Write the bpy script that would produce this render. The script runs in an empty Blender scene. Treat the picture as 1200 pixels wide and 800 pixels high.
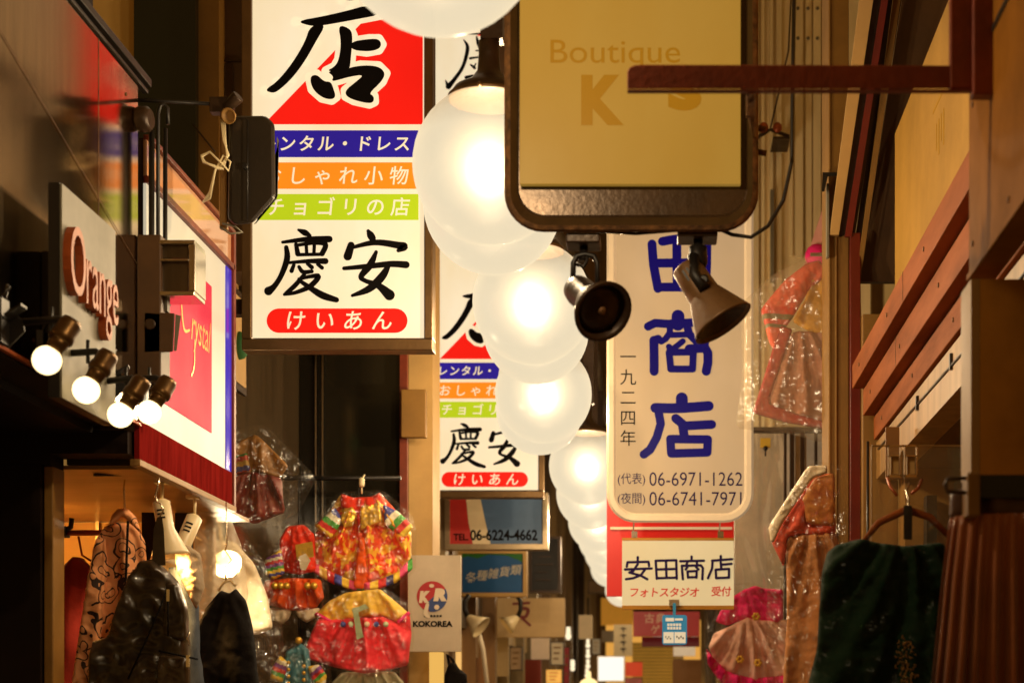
import bpy, bmesh, math, random
from mathutils import Vector, Matrix, noise
random.seed(7)
sc = bpy.context.scene
COL = sc.collection
R = math.radians
PI = math.pi

# ------------------------------------------------------------------ camera, world, exposure
VX, VY, F, CZ = 775.0, 840.0, 2000.0, 1.6
cam = bpy.data.cameras.new('Camera')
camo = bpy.data.objects.new('Camera', cam)
COL.objects.link(camo)
camo.location = (0, 0, CZ)
camo.rotation_euler = (R(90), 0, 0)
cam.sensor_width = 36
cam.lens = 36 * F / 1200
cam.shift_x = -(VX - 600) / 1200
cam.shift_y = (VY - 400) / 1200
cam.clip_start = .05
cam.clip_end = 400
cam.dof.use_dof = True
cam.dof.focus_distance = 6.2
cam.dof.aperture_fstop = 4.0
sc.camera = camo

w = bpy.data.worlds.new('World')
sc.world = w
w.use_nodes = True
wn = w.node_tree
bg = wn.nodes['Background']
sky = wn.nodes.new('ShaderNodeTexSky')
sky.sky_type = 'NISHITA'
sky.sun_disc = False
sky.sun_elevation = R(1.5)
sky.sun_rotation = R(200)
# added warm fill colour replaces nearly all of the sky; no roof is built
tint = wn.nodes.new('ShaderNodeMix'); tint.data_type = 'RGBA'; tint.blend_type = 'MIX'
tint.inputs[0].default_value = .995
tint.inputs[7].default_value = (1, .50, .115, 1)
wn.links.new(sky.outputs[0], tint.inputs[6])
wn.links.new(tint.outputs[2], bg.inputs[0])
bg.inputs[1].default_value = .215

sc.view_settings.view_transform = 'Standard'
sc.view_settings.look = 'None'
sc.view_settings.exposure = 0.0
sc.view_settings.gamma = 1
sc.render.engine = 'CYCLES'
sc.cycles.use_denoising = True
sc.cycles.max_bounces = 8
sc.cycles.transparent_max_bounces = 16
sc.cycles.sample_clamp_indirect = 4

# ------------------------------------------------------------------ helpers
def W(px, py, d, off=0):
    """point seen at photo position (px, py) at depth d metres, moved off metres towards the camera"""
    return Vector(((px - VX) * d / F, d - off, CZ + (VY - py) * d / F))

def fac(d):                     # plane facing the camera at depth d, drawn in photo pixels
    return lambda x, y, o=0: W(x, y, d, o)

def xd(px, X):                  # depth at which the vertical plane X is seen at column px
    return X * F / (px - VX)

class MB:
    def __init__(s): s.v = []; s.f = []; s.mi = []; s.sm = []
    def add(s, vs, fs, m=0, smooth=False):
        b = len(s.v)
        s.v += [Vector(v) for v in vs]
        for f in fs:
            s.f.append([b + i for i in f]); s.mi.append(m); s.sm.append(smooth)
    def box(s, x0, x1, y0, y1, z0, z1, m=0):
        x0, x1 = min(x0, x1), max(x0, x1); y0, y1 = min(y0, y1), max(y0, y1); z0, z1 = min(z0, z1), max(z0, z1)
        s.add([(x0,y0,z0),(x1,y0,z0),(x1,y1,z0),(x0,y1,z0),(x0,y0,z1),(x1,y0,z1),(x1,y1,z1),(x0,y1,z1)],
              [(0,3,2,1),(4,5,6,7),(0,1,5,4),(1,2,6,5),(2,3,7,6),(3,0,4,7)], m)
    def pbox(s, px0, py0, px1, py1, d, th, m=0):
        a = W(px0, py1, d); b = W(px1, py0, d)
        s.box(a.x, b.x, d, d + th, a.z, b.z, m)
    def poly(s, pts, m=0): s.add(pts, [list(range(len(pts)))], m)
    def slab(s, front, back, m=0, mside=None):
        n = len(front)
        s.add(list(front) + list(back), [list(range(n))], m)
        b = len(s.v) - 2 * n
        s.f.append([b + n + i for i in reversed(range(n))]); s.mi.append(m); s.sm.append(False)
        for i in range(n):
            j = (i + 1) % n
            s.f.append([b + j, b + i, b + n + i, b + n + j]); s.mi.append(m if mside is None else mside); s.sm.append(False)
    def tube(s, pts, r, n=10, m=0, smooth=True, caps=True):
        pts = [Vector(p) for p in pts]
        rs = r if isinstance(r, (list, tuple)) else [r] * len(pts)
        rings = []
        up = Vector((0, 0, 1))
        for i, p in enumerate(pts):
            t = (pts[min(i + 1, len(pts) - 1)] - pts[max(i - 1, 0)]).normalized()
            if i == 0:
                if abs(t.dot(up)) > .95: up = Vector((1, 0, 0))
                u = t.cross(up).normalized()
            else:
                u = (u - t * u.dot(t)).normalized()
            v = t.cross(u)
            rings.append([p + rs[i] * (math.cos(2*PI*k/n) * u + math.sin(2*PI*k/n) * v) for k in range(n)])
        s.loft(rings, m, caps, smooth)
    def loft(s, rings, m=0, caps=True, smooth=True, ms=None):
        n = len(rings[0]); b = len(s.v)
        for r in rings: s.v += [Vector(p) for p in r]
        for i in range(len(rings) - 1):
            for k in range(n):
                l = (k + 1) % n
                s.f.append([b+i*n+k, b+i*n+l, b+(i+1)*n+l, b+(i+1)*n+k])
                s.mi.append(m if ms is None else ms[i]); s.sm.append(smooth)
        if caps:
            s.f.append([b + k for k in reversed(range(n))]); s.mi.append(m if ms is None else ms[0]); s.sm.append(False)
            e = b + (len(rings) - 1) * n
            s.f.append([e + k for k in range(n)]); s.mi.append(m if ms is None else ms[-1]); s.sm.append(False)
    def cloth(s, rings, m=0, caps=True, smooth=True, ms=None, amp=.009, sc=15, closed=True):
        """hanging cloth: densified loft with folds that run downwards, rounded ends"""
        K = 3
        R_ = []; mm = []
        for i in range(len(rings)-1):
            for q in range(K):
                t = q/K
                R_.append([a.lerp(b, t) for a, b in zip(rings[i], rings[i+1])])
                mm.append(m if ms is None else ms[min(i, len(ms)-1)])
        R_.append(rings[-1])
        mm.append(mm[-1])
        o = Vector((random.uniform(0, 50), random.uniform(0, 50), 0))
        out = []
        for r in R_:
            c = sum(r, Vector())/len(r); q = []
            for p in r:
                u = p*sc + o
                f = noise.noise(Vector((u.x*1.5, u.y*1.5, u.z*.4)))
                g = 1 - abs(noise.noise(u*.9 + Vector((7, 3, 1))))*2
                h = noise.noise(u*2.6)
                dv = (p-c); dv.z *= .2
                l = dv.length
                dv = dv/l if l > 1e-6 else Vector()
                q.append(p + dv*amp*(f*1.1 + g*.45 + h*.35) + Vector((0, -1, 0))*amp*.8*f*(1 if dv.y < 0 else -1))
            out.append(q)
        if closed:
            for e in (0, -1):
                r = out[e]; c = sum(r, Vector())/len(r); d = (c - sum(out[1 if e == 0 else -2], Vector())/len(r))
                L_ = min(d.length, .01); d = d.normalized()*L_ if d.length > 0 else d
                r1 = [c + (p-c)*.88 + d for p in r]; r2 = [c + (p-c)*.3 + d*1.5 for p in r]
                if e == 0: out = [r2, r1] + out; mm = [mm[0], mm[0]] + mm
                else: out = out + [r1, r2]; mm = mm + [mm[-1], mm[-1]]
        s.loft(out, m, caps, smooth, mm)
    def puff(s, outline, d, th=.03, fan=None, freq=0, fold=.008, step=2.2, mfn=None, crumple=.005, sc=16, back=True, k=None):
        """cloth piece with the given outline (photo pixels at depth d): rounded edges, pleats fanning from a point, crumples"""
        P = outline; n = len(P)
        # rounded corners
        Q = []
        for i in range(n):
            a, b = P[i], P[(i+1) % n]
            Q += [(a[0]*.92+b[0]*.08, a[1]*.92+b[1]*.08), (a[0]*.08+b[0]*.92, a[1]*.08+b[1]*.92)]
        P = Q; n = len(P)
        E = [(P[i], P[(i+1) % n]) for i in range(n)]
        def inside(x, y):
            c = False
            for (ax, ay), (bx, by) in E:
                if (ay > y) != (by > y) and x < (bx-ax)*(y-ay)/(by-ay)+ax: c = not c
            return c
        def near(x, y):
            best = (1e9, x, y)
            for (ax, ay), (bx, by) in E:
                ux, uy = bx-ax, by-ay; l = ux*ux+uy*uy or 1e-9
                t = max(0, min(1, ((x-ax)*ux+(y-ay)*uy)/l)); qx, qy = ax+ux*t, ay+uy*t
                e = (x-qx)**2+(y-qy)**2
                if e < best[0]: best = (e, qx, qy)
            return math.sqrt(best[0]), best[1], best[2]
        x0 = min(p[0] for p in P); x1 = max(p[0] for p in P); y0 = min(p[1] for p in P); y1 = max(p[1] for p in P)
        nx = int((x1-x0)/step)+2; ny = int((y1-y0)/step)+2
        cells = [(i, j) for i in range(nx) for j in range(ny) if inside(x0+(i+.5)*step, y0+(j+.5)*step)]
        cs = set(cells); use = {}
        for i, j in cells:
            for a in ((i, j), (i+1, j), (i+1, j+1), (i, j+1)): use[a] = use.get(a, 0)+1
        px = d/F; o = Vector((random.uniform(0, 40), 0, random.uniform(0, 40)))
        idx = {}; bidx = {}; b0 = len(s.v)
        th *= .62; rad = min(th/px, 6)
        for a, c in use.items():
            x, y = x0+a[0]*step, y0+a[1]*step
            e, qx, qy = near(x, y)
            edge = c < 4
            if edge: x, y = qx, qy; e = 0
            q = min(1, e/max(rad, 1)); prof = math.sqrt(max(0, 1-(1-q)**2))
            w_ = W(x, y, d); u = (w_+o)*sc
            f = 1.5*crumple*(noise.noise(u) + .6*(.5-abs(noise.noise(u*2.1+Vector((3, 1, 7)))))*2 + .35*noise.noise(u*4.3))
            if fan:
                an = math.atan2(x-fan[0], abs(y-fan[1])+8); r_ = math.hypot(x-fan[0], y-fan[1])
                g = math.sin(freq*an + 1.8*noise.noise(Vector((an*3, r_*.02, o.x)))) + .45*math.sin(freq*2.3*an + 2 + r_*.03)
                f += 1.35*fold*g*min(1, r_/45)
            off = th*prof + f*min(1, .25 + q)
            idx[a] = len(s.v); s.v.append(W(x, y, d, off))
            if back:
                if edge: bidx[a] = idx[a]
                else: bidx[a] = len(s.v); s.v.append(W(x, y, d, -th*.5*prof))
        for i, j in cells:
            m = mfn(x0+(i+.5)*step, y0+(j+.5)*step) if mfn else 0
            c = [(i, j), (i, j+1), (i+1, j+1), (i+1, j)]
            s.f.append([idx[a] for a in c]); s.mi.append(m); s.sm.append(True)
            if back: s.f.append([bidx[a] for a in reversed(c)]); s.mi.append(m); s.sm.append(True)
    def lathe(s, prof, org, axis=(0,0,1), n=24, m=0, caps=True, smooth=True, ms=None):
        a = Vector(axis).normalized(); org = Vector(org)
        h = Vector((0,0,1)) if abs(a.z) < .9 else Vector((1,0,0))
        u = a.cross(h).normalized(); v = a.cross(u)
        s.loft([[org + a*t + r*(math.cos(2*PI*k/n)*u + math.sin(2*PI*k/n)*v) for k in range(n)] for r, t in prof], m, caps, smooth, ms)
    def sphere(s, c, r, n=32, m=0, sz=1):
        k = n // 2
        s.lathe([(max(r*math.sin(PI*i/k), r*1e-3), -r*sz*math.cos(PI*i/k)) for i in range(k+1)], c, (0,0,1), n, m)
    def stroke(s, pts, pl, off, m=0, sub=6, cap=True):
        """brush stroke (x, y, width) as a smooth ribbon laid on plane pl"""
        P = [tuple(p) for p in pts]
        Q = []
        if len(P) == 2:
            Q = [tuple(P[0][k] + (P[1][k]-P[0][k])*t/4 for k in range(3)) for t in range(5)]
        else:
            E = [P[0]] + P + [P[-1]]
            for i in range(len(P) - 1):
                a, b, c, d = E[i:i+4]
                for t in range(sub):
                    t /= sub
                    Q.append(tuple(.5*((2*b[k]) + (c[k]-a[k])*t + (2*a[k]-5*b[k]+4*c[k]-d[k])*t*t + (3*b[k]-a[k]-3*c[k]+d[k])*t**3) for k in range(3)))
            Q.append(P[-1])
        L, Rr = [], []
        for i, q in enumerate(Q):
            a = Q[max(i-1, 0)]; c = Q[min(i+1, len(Q)-1)]
            tx, ty = c[0]-a[0], c[1]-a[1]; l = math.hypot(tx, ty) or 1
            nx, ny = -ty/l, tx/l; h = max(q[2], 1e-4)/2
            L.append((q[0]+nx*h, q[1]+ny*h)); Rr.append((q[0]-nx*h, q[1]-ny*h))
        n = len(Q)
        s.add([pl(x, y, off) for x, y in L + Rr], [[i, n+i, n+i+1, i+1] for i in range(n-1)], m)
        if cap:
            for q, a in ((Q[0], Q[1]), (Q[-1], Q[-2])):
                ang = math.atan2(q[1]-a[1], q[0]-a[0]); h = max(q[2], 1e-4)/2
                s.poly([pl(q[0]+h*math.cos(ang+PI*(k/8-.5)), q[1]+h*math.sin(ang+PI*(k/8-.5)), off) for k in range(9)], m)
    def mono(s, pts, wd, pl, off, m=0, closed=False):
        """marker stroke with straight segments, round joints"""
        pts = list(pts)
        segs = list(zip(pts, pts[1:])) + ([(pts[-1], pts[0])] if closed else [])
        e = 0
        for a, b in segs:
            s.stroke([(a[0], a[1], wd), (b[0], b[1], wd)], pl, off + e, m); e += .00006
    def text(s, body, fn, m=0, bold=0.0, shear=0.0):
        vs, fs = glyphs(body, bold, shear)
        s.add([fn(v[0], v[1]) for v in vs], fs, m)
    def fit(s, body, pl, box, off, m=0, bold=0.0, shear=0.0):
        """text fitted to the rectangle (x0, y0, x1, y1), y downwards"""
        vs, fs = glyphs(body, bold, shear)
        if not vs: return
        ax = min(v[0] for v in vs); bx = max(v[0] for v in vs); ay = min(v[1] for v in vs); by = max(v[1] for v in vs)
        x0, y0, x1, y1 = box
        s.add([pl(x0 + (v[0]-ax)/(bx-ax)*(x1-x0), y1 - (v[1]-ay)/(by-ay)*(y1-y0), off) for v in vs], fs, m)
    def row(s, body, pl, x0, pitch, yc, size, off, m=0, bold=.0, shear=0.0, vert=False):
        """single characters set on a pitch; x0 = centre of the first"""
        for i, ch in enumerate(body):
            if ch in ' 　': continue
            vs, fs = glyphs(ch, bold, shear)
            cx = x0 if vert else x0 + i*pitch
            cy = yc + i*pitch if vert else yc
            s.add([pl(cx + (v[0]-.5)*size, cy - (v[1]-.37)*size, off) for v in vs], fs, m)
    def build(s, name, mats, parent=None, bevel=0, sub=0, wn=False):
        me = bpy.data.meshes.new(name)
        org = parent_loc(parent)
        if parent is None:
            xs = [v.x for v in s.v]; ys = [v.y for v in s.v]; zs = [v.z for v in s.v]
            org = Vector(((min(xs)+max(xs))/2, (min(ys)+max(ys))/2, min(zs)))
        me.from_pydata([v - org for v in s.v], [], s.f)
        for mt in (mats if isinstance(mats, (list, tuple)) else [mats]): me.materials.append(mt)
        me.polygons.foreach_set('material_index', s.mi)
        me.polygons.foreach_set('use_smooth', s.sm)
        me.update()
        o = bpy.data.objects.new(name, me)
        COL.objects.link(o)
        if parent is None: o.location = org
        else: o.parent = parent; o['_o'] = tuple(org)
        if bevel:
            b = o.modifiers.new('bevel', 'BEVEL'); b.width = bevel; b.segments = 2; b.limit_method = 'ANGLE'
        if sub:
            b = o.modifiers.new('sub', 'SUBSURF'); b.levels = sub; b.render_levels = sub
        return o

def parent_loc(p):
    if p is None: return Vector((0, 0, 0))
    return p.location + parent_loc(p.parent)

_g = {}
def glyphs(body, bold=0.0, shear=0.0):
    k = (body, bold, shear)
    if k not in _g:
        c = bpy.data.curves.new('lettering', 'FONT'); c.body = body; c.offset = bold; c.shear = shear; c.resolution_u = 4
        o = bpy.data.objects.new('lettering', c); COL.objects.link(o)
        bpy.context.view_layer.update()
        dg = bpy.context.evaluated_depsgraph_get(); e = o.evaluated_get(dg); me = e.to_mesh()
        _g[k] = ([(v.co.x, v.co.y) for v in me.vertices], [list(p.vertices) for p in me.polygons])
        e.to_mesh_clear(); bpy.data.objects.remove(o); bpy.data.curves.remove(c)
    return _g[k]

def tag(o, label=None, cat=None, group=None, kind=None):
    if label: o['label'] = label
    if cat: o['category'] = cat
    if group: o['group'] = group
    if kind: o['kind'] = kind
    return o

def thing(name, label, cat, loc, group=None):
    o = bpy.data.objects.new(name, None); COL.objects.link(o)
    o.location = Vector(loc); o.empty_display_size = .1
    return tag(o, label, cat, group)

def copy_tree(o, parent=None):
    c = o.copy(); COL.objects.link(c)
    if parent: c.parent = parent
    for ch in list(o.children): copy_tree(ch, c)
    return c

# ------------------------------------------------------------------ materials
def M(name, col, rough=.5, metal=0, var=.25, scale=5, bump=0, bscale=60, emit=0, ecol=None, stretch=(1,1,1), coat=0, dirt=None, aniso=0, sheen=0, spec=.5):
    m = bpy.data.materials.new(name); m.use_nodes = True
    nt = m.node_tree; b = nt.nodes['Principled BSDF']
    b.inputs['Roughness'].default_value = rough; b.inputs['Metallic'].default_value = metal
    b.inputs['Coat Weight'].default_value = coat; b.inputs['Anisotropic'].default_value = aniso
    b.inputs['Sheen Weight'].default_value = sheen; b.inputs['Specular IOR Level'].default_value = spec
    tc = nt.nodes.new('ShaderNodeTexCoord'); mp = nt.nodes.new('ShaderNodeMapping')
    mp.inputs['Scale'].default_value = stretch
    nt.links.new(tc.outputs['Object'], mp.inputs[0])
    if var:
        n = nt.nodes.new('ShaderNodeTexNoise'); n.inputs['Scale'].default_value = scale; n.inputs['Detail'].default_value = 6
        n.inputs['Roughness'].default_value = .65
        nt.links.new(mp.outputs[0], n.inputs['Vector'])
        r = nt.nodes.new('ShaderNodeValToRGB')
        r.color_ramp.elements[0].position = .3; r.color_ramp.elements[1].position = .7
        d = dirt or tuple(c*(1-var) for c in col)
        r.color_ramp.elements[0].color = (*d, 1)
        r.color_ramp.elements[1].color = (*[min(c*(1+var*.35), 1) for c in col], 1)
        nt.links.new(n.outputs['Fac'], r.inputs[0]); nt.links.new(r.outputs[0], b.inputs['Base Color'])
        rm = nt.nodes.new('ShaderNodeMapRange'); rm.inputs[3].default_value = min(rough*1.25, 1); rm.inputs[4].default_value = rough*.8
        nt.links.new(n.outputs['Fac'], rm.inputs[0]); nt.links.new(rm.outputs[0], b.inputs['Roughness'])
    else:
        b.inputs['Base Color'].default_value = (*col, 1)
    if bump:
        n2 = nt.nodes.new('ShaderNodeTexNoise'); n2.inputs['Scale'].default_value = bscale; n2.inputs['Detail'].default_value = 4
        nt.links.new(mp.outputs[0], n2.inputs['Vector'])
        bp = nt.nodes.new('ShaderNodeBump'); bp.inputs['Strength'].default_value = bump; bp.inputs['Distance'].default_value = .01
        nt.links.new(n2.outputs['Fac'], bp.inputs['Height']); nt.links.new(bp.outputs[0], b.inputs['Normal'])
    if emit:
        b.inputs['Emission Color'].default_value = (*(ecol or col), 1); b.inputs['Emission Strength'].default_value = emit
    return m

def lit(name, col, e=.85, rough=.45, age=.10):
    """translucent sign film with tubes behind it"""
    m = M(name, tuple(c*.35 for c in col), rough, 0, .06, 3, emit=e, ecol=col, spec=.15)
    nt = m.node_tree; N = nt.nodes
    tc = [n for n in N if n.type == 'TEX_COORD'][0]
    mp = N.new('ShaderNodeMapping'); mp.inputs['Scale'].default_value = (2.2, 2.2, 1.1); nt.links.new(tc.outputs['Object'], mp.inputs[0])
    n1 = N.new('ShaderNodeTexNoise'); n1.inputs['Scale'].default_value = 1.6; n1.inputs['Detail'].default_value = 5; nt.links.new(mp.outputs[0], n1.inputs['Vector'])
    r = N.new('ShaderNodeValToRGB'); r.color_ramp.elements[0].position = .3; r.color_ramp.elements[1].position = .68
    r.color_ramp.elements[0].color = (col[0]*(1-age*.6), col[1]*(1-age), col[2]*(1-age*2), 1); r.color_ramp.elements[1].color = (*col, 1)
    nt.links.new(n1.outputs['Fac'], r.inputs[0]); nt.links.new(r.outputs[0], N['Principled BSDF'].inputs['Emission Color'])
    return m

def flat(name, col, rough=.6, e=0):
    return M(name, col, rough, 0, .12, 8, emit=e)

def glow(name, col, s):
    m = bpy.data.materials.new(name); m.use_nodes = True; nt = m.node_tree
    nt.nodes.remove(nt.nodes['Principled BSDF'])
    e = nt.nodes.new('ShaderNodeEmission'); e.inputs[0].default_value = (*col, 1); e.inputs[1].default_value = s
    nt.links.new(e.outputs[0], nt.nodes['Material Output'].inputs[0])
    return m

def plastic_film(name, tintc=(1, .93, .8), density=.012, gl=.07, scale=11, rough=.2):
    m = bpy.data.materials.new(name); m.use_nodes = True; nt = m.node_tree; N = nt.nodes; L = nt.links
    N.remove(N['Principled BSDF'])
    tr = N.new('ShaderNodeBsdfTransparent'); tr.inputs[0].default_value = (.97, .95, .9, 1)
    df = N.new('ShaderNodeBsdfDiffuse'); df.inputs[0].default_value = (*tintc, 1)
    tl = N.new('ShaderNodeBsdfTranslucent'); tl.inputs[0].default_value = (*tintc, 1)
    gs = N.new('ShaderNodeBsdfGlossy'); gs.inputs['Roughness'].default_value = rough
    tc = N.new('ShaderNodeTexCoord')
    mp = N.new('ShaderNodeMapping'); mp.inputs['Scale'].default_value = (1.6, 1.6, .55); mp.inputs['Rotation'].default_value = (0, R(24), 0)
    L.new(tc.outputs['Object'], mp.inputs[0])
    n1 = N.new('ShaderNodeTexNoise'); n1.inputs['Scale'].default_value = scale; n1.inputs['Detail'].default_value = 1.5; n1.inputs['Distortion'].default_value = .8
    L.new(mp.outputs[0], n1.inputs['Vector'])
    bp = N.new('ShaderNodeBump'); bp.inputs['Strength'].default_value = .9; bp.inputs['Distance'].default_value = .05
    sb = N.new('ShaderNodeMath'); sb.operation = 'SUBTRACT'; sb.inputs[1].default_value = .5; L.new(n1.outputs['Fac'], sb.inputs[0])
    ab = N.new('ShaderNodeMath'); ab.operation = 'ABSOLUTE'; L.new(sb.outputs[0], ab.inputs[0])
    L.new(ab.outputs[0], bp.inputs['Height'])
    L.new(bp.outputs[0], gs.inputs['Normal'])
    a = N.new('ShaderNodeMixShader'); a.inputs[0].default_value = .5
    L.new(df.outputs[0], a.inputs[1]); L.new(tl.outputs[0], a.inputs[2])
    b = N.new('ShaderNodeMixShader'); b.inputs[0].default_value = density
    L.new(tr.outputs[0], b.inputs[1]); L.new(a.outputs[0], b.inputs[2])
    c = N.new('ShaderNodeMixShader'); c.inputs[0].default_value = gl
    L.new(b.outputs[0], c.inputs[1]); L.new(gs.outputs[0], c.inputs[2])
    L.new(c.outputs[0], N['Material Output'].inputs[0])
    return m

def opal(name):
    m = bpy.data.materials.new(name); m.use_nodes = True; nt = m.node_tree; N = nt.nodes; L = nt.links
    N.remove(N['Principled BSDF'])
    tc = N.new('ShaderNodeTexCoord'); sp = N.new('ShaderNodeSeparateXYZ'); L.new(tc.outputs['Object'], sp.inputs[0])
    # patchy dust on the glass top; its colour also carries the socket's shade
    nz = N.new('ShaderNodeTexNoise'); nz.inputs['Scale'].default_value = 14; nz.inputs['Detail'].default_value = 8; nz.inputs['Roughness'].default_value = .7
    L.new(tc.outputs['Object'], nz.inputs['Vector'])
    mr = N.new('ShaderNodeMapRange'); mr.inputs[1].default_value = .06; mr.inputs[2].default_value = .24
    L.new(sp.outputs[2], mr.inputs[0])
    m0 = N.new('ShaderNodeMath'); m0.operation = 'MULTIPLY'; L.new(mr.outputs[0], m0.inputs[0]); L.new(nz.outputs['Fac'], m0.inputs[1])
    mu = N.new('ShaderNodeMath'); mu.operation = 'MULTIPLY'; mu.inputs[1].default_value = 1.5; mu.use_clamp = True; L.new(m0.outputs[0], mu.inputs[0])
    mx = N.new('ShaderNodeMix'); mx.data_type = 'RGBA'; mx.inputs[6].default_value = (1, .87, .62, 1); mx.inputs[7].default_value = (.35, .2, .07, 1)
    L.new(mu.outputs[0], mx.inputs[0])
    rf = N.new('ShaderNodeBsdfRefraction'); rf.inputs['Roughness'].default_value = .85; rf.inputs['IOR'].default_value = 1.45
    tl = N.new('ShaderNodeBsdfTranslucent'); df = N.new('ShaderNodeBsdfDiffuse'); gl = N.new('ShaderNodeBsdfGlossy'); gl.inputs['Roughness'].default_value = .25
    tr = N.new('ShaderNodeBsdfTransparent'); em = N.new('ShaderNodeEmission')
    dk = N.new('ShaderNodeMix'); dk.data_type = 'RGBA'; dk.blend_type = 'MULTIPLY'; dk.inputs[0].default_value = 1; dk.inputs[7].default_value = (OPAL_T, OPAL_T, OPAL_T, 1)
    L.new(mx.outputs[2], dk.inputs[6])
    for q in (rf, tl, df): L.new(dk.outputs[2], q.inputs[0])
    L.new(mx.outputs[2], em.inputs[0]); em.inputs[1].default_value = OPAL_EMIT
    def mix(f, a, b):
        k = N.new('ShaderNodeMixShader'); k.inputs[0].default_value = f
        L.new(a.outputs[0], k.inputs[1]); L.new(b.outputs[0], k.inputs[2]); return k
    s = mix(.5, tl, rf)
    s = mix(.2, s, df)
    s = mix(.05, s, gl)
    s = mix(.11, s, tr)
    ad = N.new('ShaderNodeAddShader'); L.new(s.outputs[0], ad.inputs[0]); L.new(em.outputs[0], ad.inputs[1])
    L.new(ad.outputs[0], N['Material Output'].inputs[0])
    return m
OPAL_EMIT = .64
OPAL_T = .0017
LAMP_W = 280.0

def marble(name, base, vein, sc_=3.0, rough=.12):
    m = M(name, base, rough, 0, 0); nt = m.node_tree; N = nt.nodes; L = nt.links; b = N['Principled BSDF']
    tc = [n for n in N if n.type == 'TEX_COORD'][0]
    nz = N.new('ShaderNodeTexNoise'); nz.inputs['Scale'].default_value = sc_; nz.inputs['Detail'].default_value = 8; nz.inputs['Distortion'].default_value = 2.2
    nz.noise_type = 'RIDGED_MULTIFRACTAL'
    L.new(tc.outputs['Object'], nz.inputs['Vector'])
    n2 = N.new('ShaderNodeTexNoise'); n2.inputs['Scale'].default_value = sc_*1.3; L.new(tc.outputs['Object'], n2.inputs['Vector'])
    mu = N.new('ShaderNodeMath'); mu.operation = 'MULTIPLY'; L.new(nz.outputs['Fac'], mu.inputs[0]); L.new(n2.outputs['Fac'], mu.inputs[1])
    r = N.new('ShaderNodeValToRGB'); r.color_ramp.elements[0].position = .40; r.color_ramp.elements[1].position = .70
    r.color_ramp.elements[0].color = (*base, 1); r.color_ramp.elements[1].color = (*vein, 1)
    L.new(mu.outputs[0], r.inputs[0]); L.new(r.outputs[0], b.inputs['Base Color'])
    return m

m_white = lit('sign_white', (1, .85, .60), .82, age=.14)
m_red = lit('sign_red', (.84, .012, .006), .95)
m_blue = lit('sign_blue', (.025, .012, .28), .9)
m_orange = lit('sign_orange', (.95, .25, .012), .95)
m_green = lit('sign_green', (.45, .58, .012), .95)
m_ink = M('black_ink', (.004, .003, .003), .6, var=0, spec=.08)
m_inkb = lit('blue_ink', (.004, .001, .11), .75)
m_inkn = M('navy_ink', (.02, .008, .07), .6, var=0, spec=.08)
m_cream = lit('sign_cream', (1, .88, .6), .8)
m_bronze = M('bronze_frame', (.16, .09, .035), .38, .7, .35, 6, .1)
m_steel = M('steel', (.55, .42, .26), .3, .9, .3, 8)
m_chrome = M('chrome', (.8, .75, .65), .15, 1, .1, 8)
m_dkbrown = M('dark_brown_metal', (.045, .022, .009), .42, .3, .45, 9, .15)
m_black = M('black_metal', (.012, .009, .007), .45, .2, .4, 8)
m_blackp = M('black_plastic', (.02, .014, .009), .35, 0, .4, 6, .05)
m_rust = M('rusty_metal', (.22, .10, .03), .7, .2, .65, 30, .4, 90, dirt=(.03, .014, .006))
m_redbrown = M('red_brown_paint', (.19, .026, .006), .45, 0, .35, 10, .1)
m_wood = M('red_wood', (.30, .078, .013), .6, 0, .5, 7, .08, 40, stretch=(1, .15, 1), spec=.07)
m_tan = M('tan_paint', (.34, .18, .045), .55, 0, .22, 3, .04)
m_tan2 = M('ochre_paint', (.27, .132, .022), .5, 0, .3, 3, .04)
m_brownp = M('brown_panel', (.30, .115, .012), .65, 0, .4, 3, .04, spec=.08)
m_boxb = M('box_brown', (.07, .03, .008), .5, 0, .4, 6)
m_creamp = M('cream_panel', (.90, .76, .46), .5, 0, .2, 3, .03, stretch=(3, 3, .3))
m_creamw = M('cream_wall', (.52, .31, .10), .6, 0, .25, 2, .05)
m_darkw = M('dark_wall', (.014, .007, .004), .6, 0, .4, 3, spec=.15)
m_greym = M('grey_board', (.19, .17, .12), .55, 0, .25, 4)
m_copper = M('copper_letters', (.40, .085, .02), .35, .35, .35, 20)
m_copface = M('copper_face', (.30, .075, .02), .5, .2, .3, 20)
m_brushed = M('brushed_metal', (.50, .36, .20), .11, 1, .2, 4, .012, 60, stretch=(6, 6, .4))
m_marble = marble('green_marble', (.010, .013, .007), (.30, .30, .14), 3.5)
m_dkmarble = marble('black_marble', (.012, .010, .006), (.05, .04, .015), 3.2, .1)
m_dkglass = M('dark_gloss_panel', (.07, .045, .022), .14, 0, .5, 2, stretch=(4, 4, .4))
m_floor = M('paving', (.28, .24, .2), .35, 0, .3, 3, .1)
m_brass = M('brass_socket', (.11, .055, .015), .38, .8, .4, 20)
m_bulb = glow('lit_bulb', (1, .74, .36), 2.9)
m_film = plastic_film('clear_film')
m_film2 = plastic_film('clear_film_fine', density=.004, gl=.005, scale=5, rough=.3)
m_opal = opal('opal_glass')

# ------------------------------------------------------------------ ground
g = MB(); g.box(-60, 60, -40, 90, -.2, 0)
tag(g.build('pavement', m_floor), kind='structure')

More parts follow.
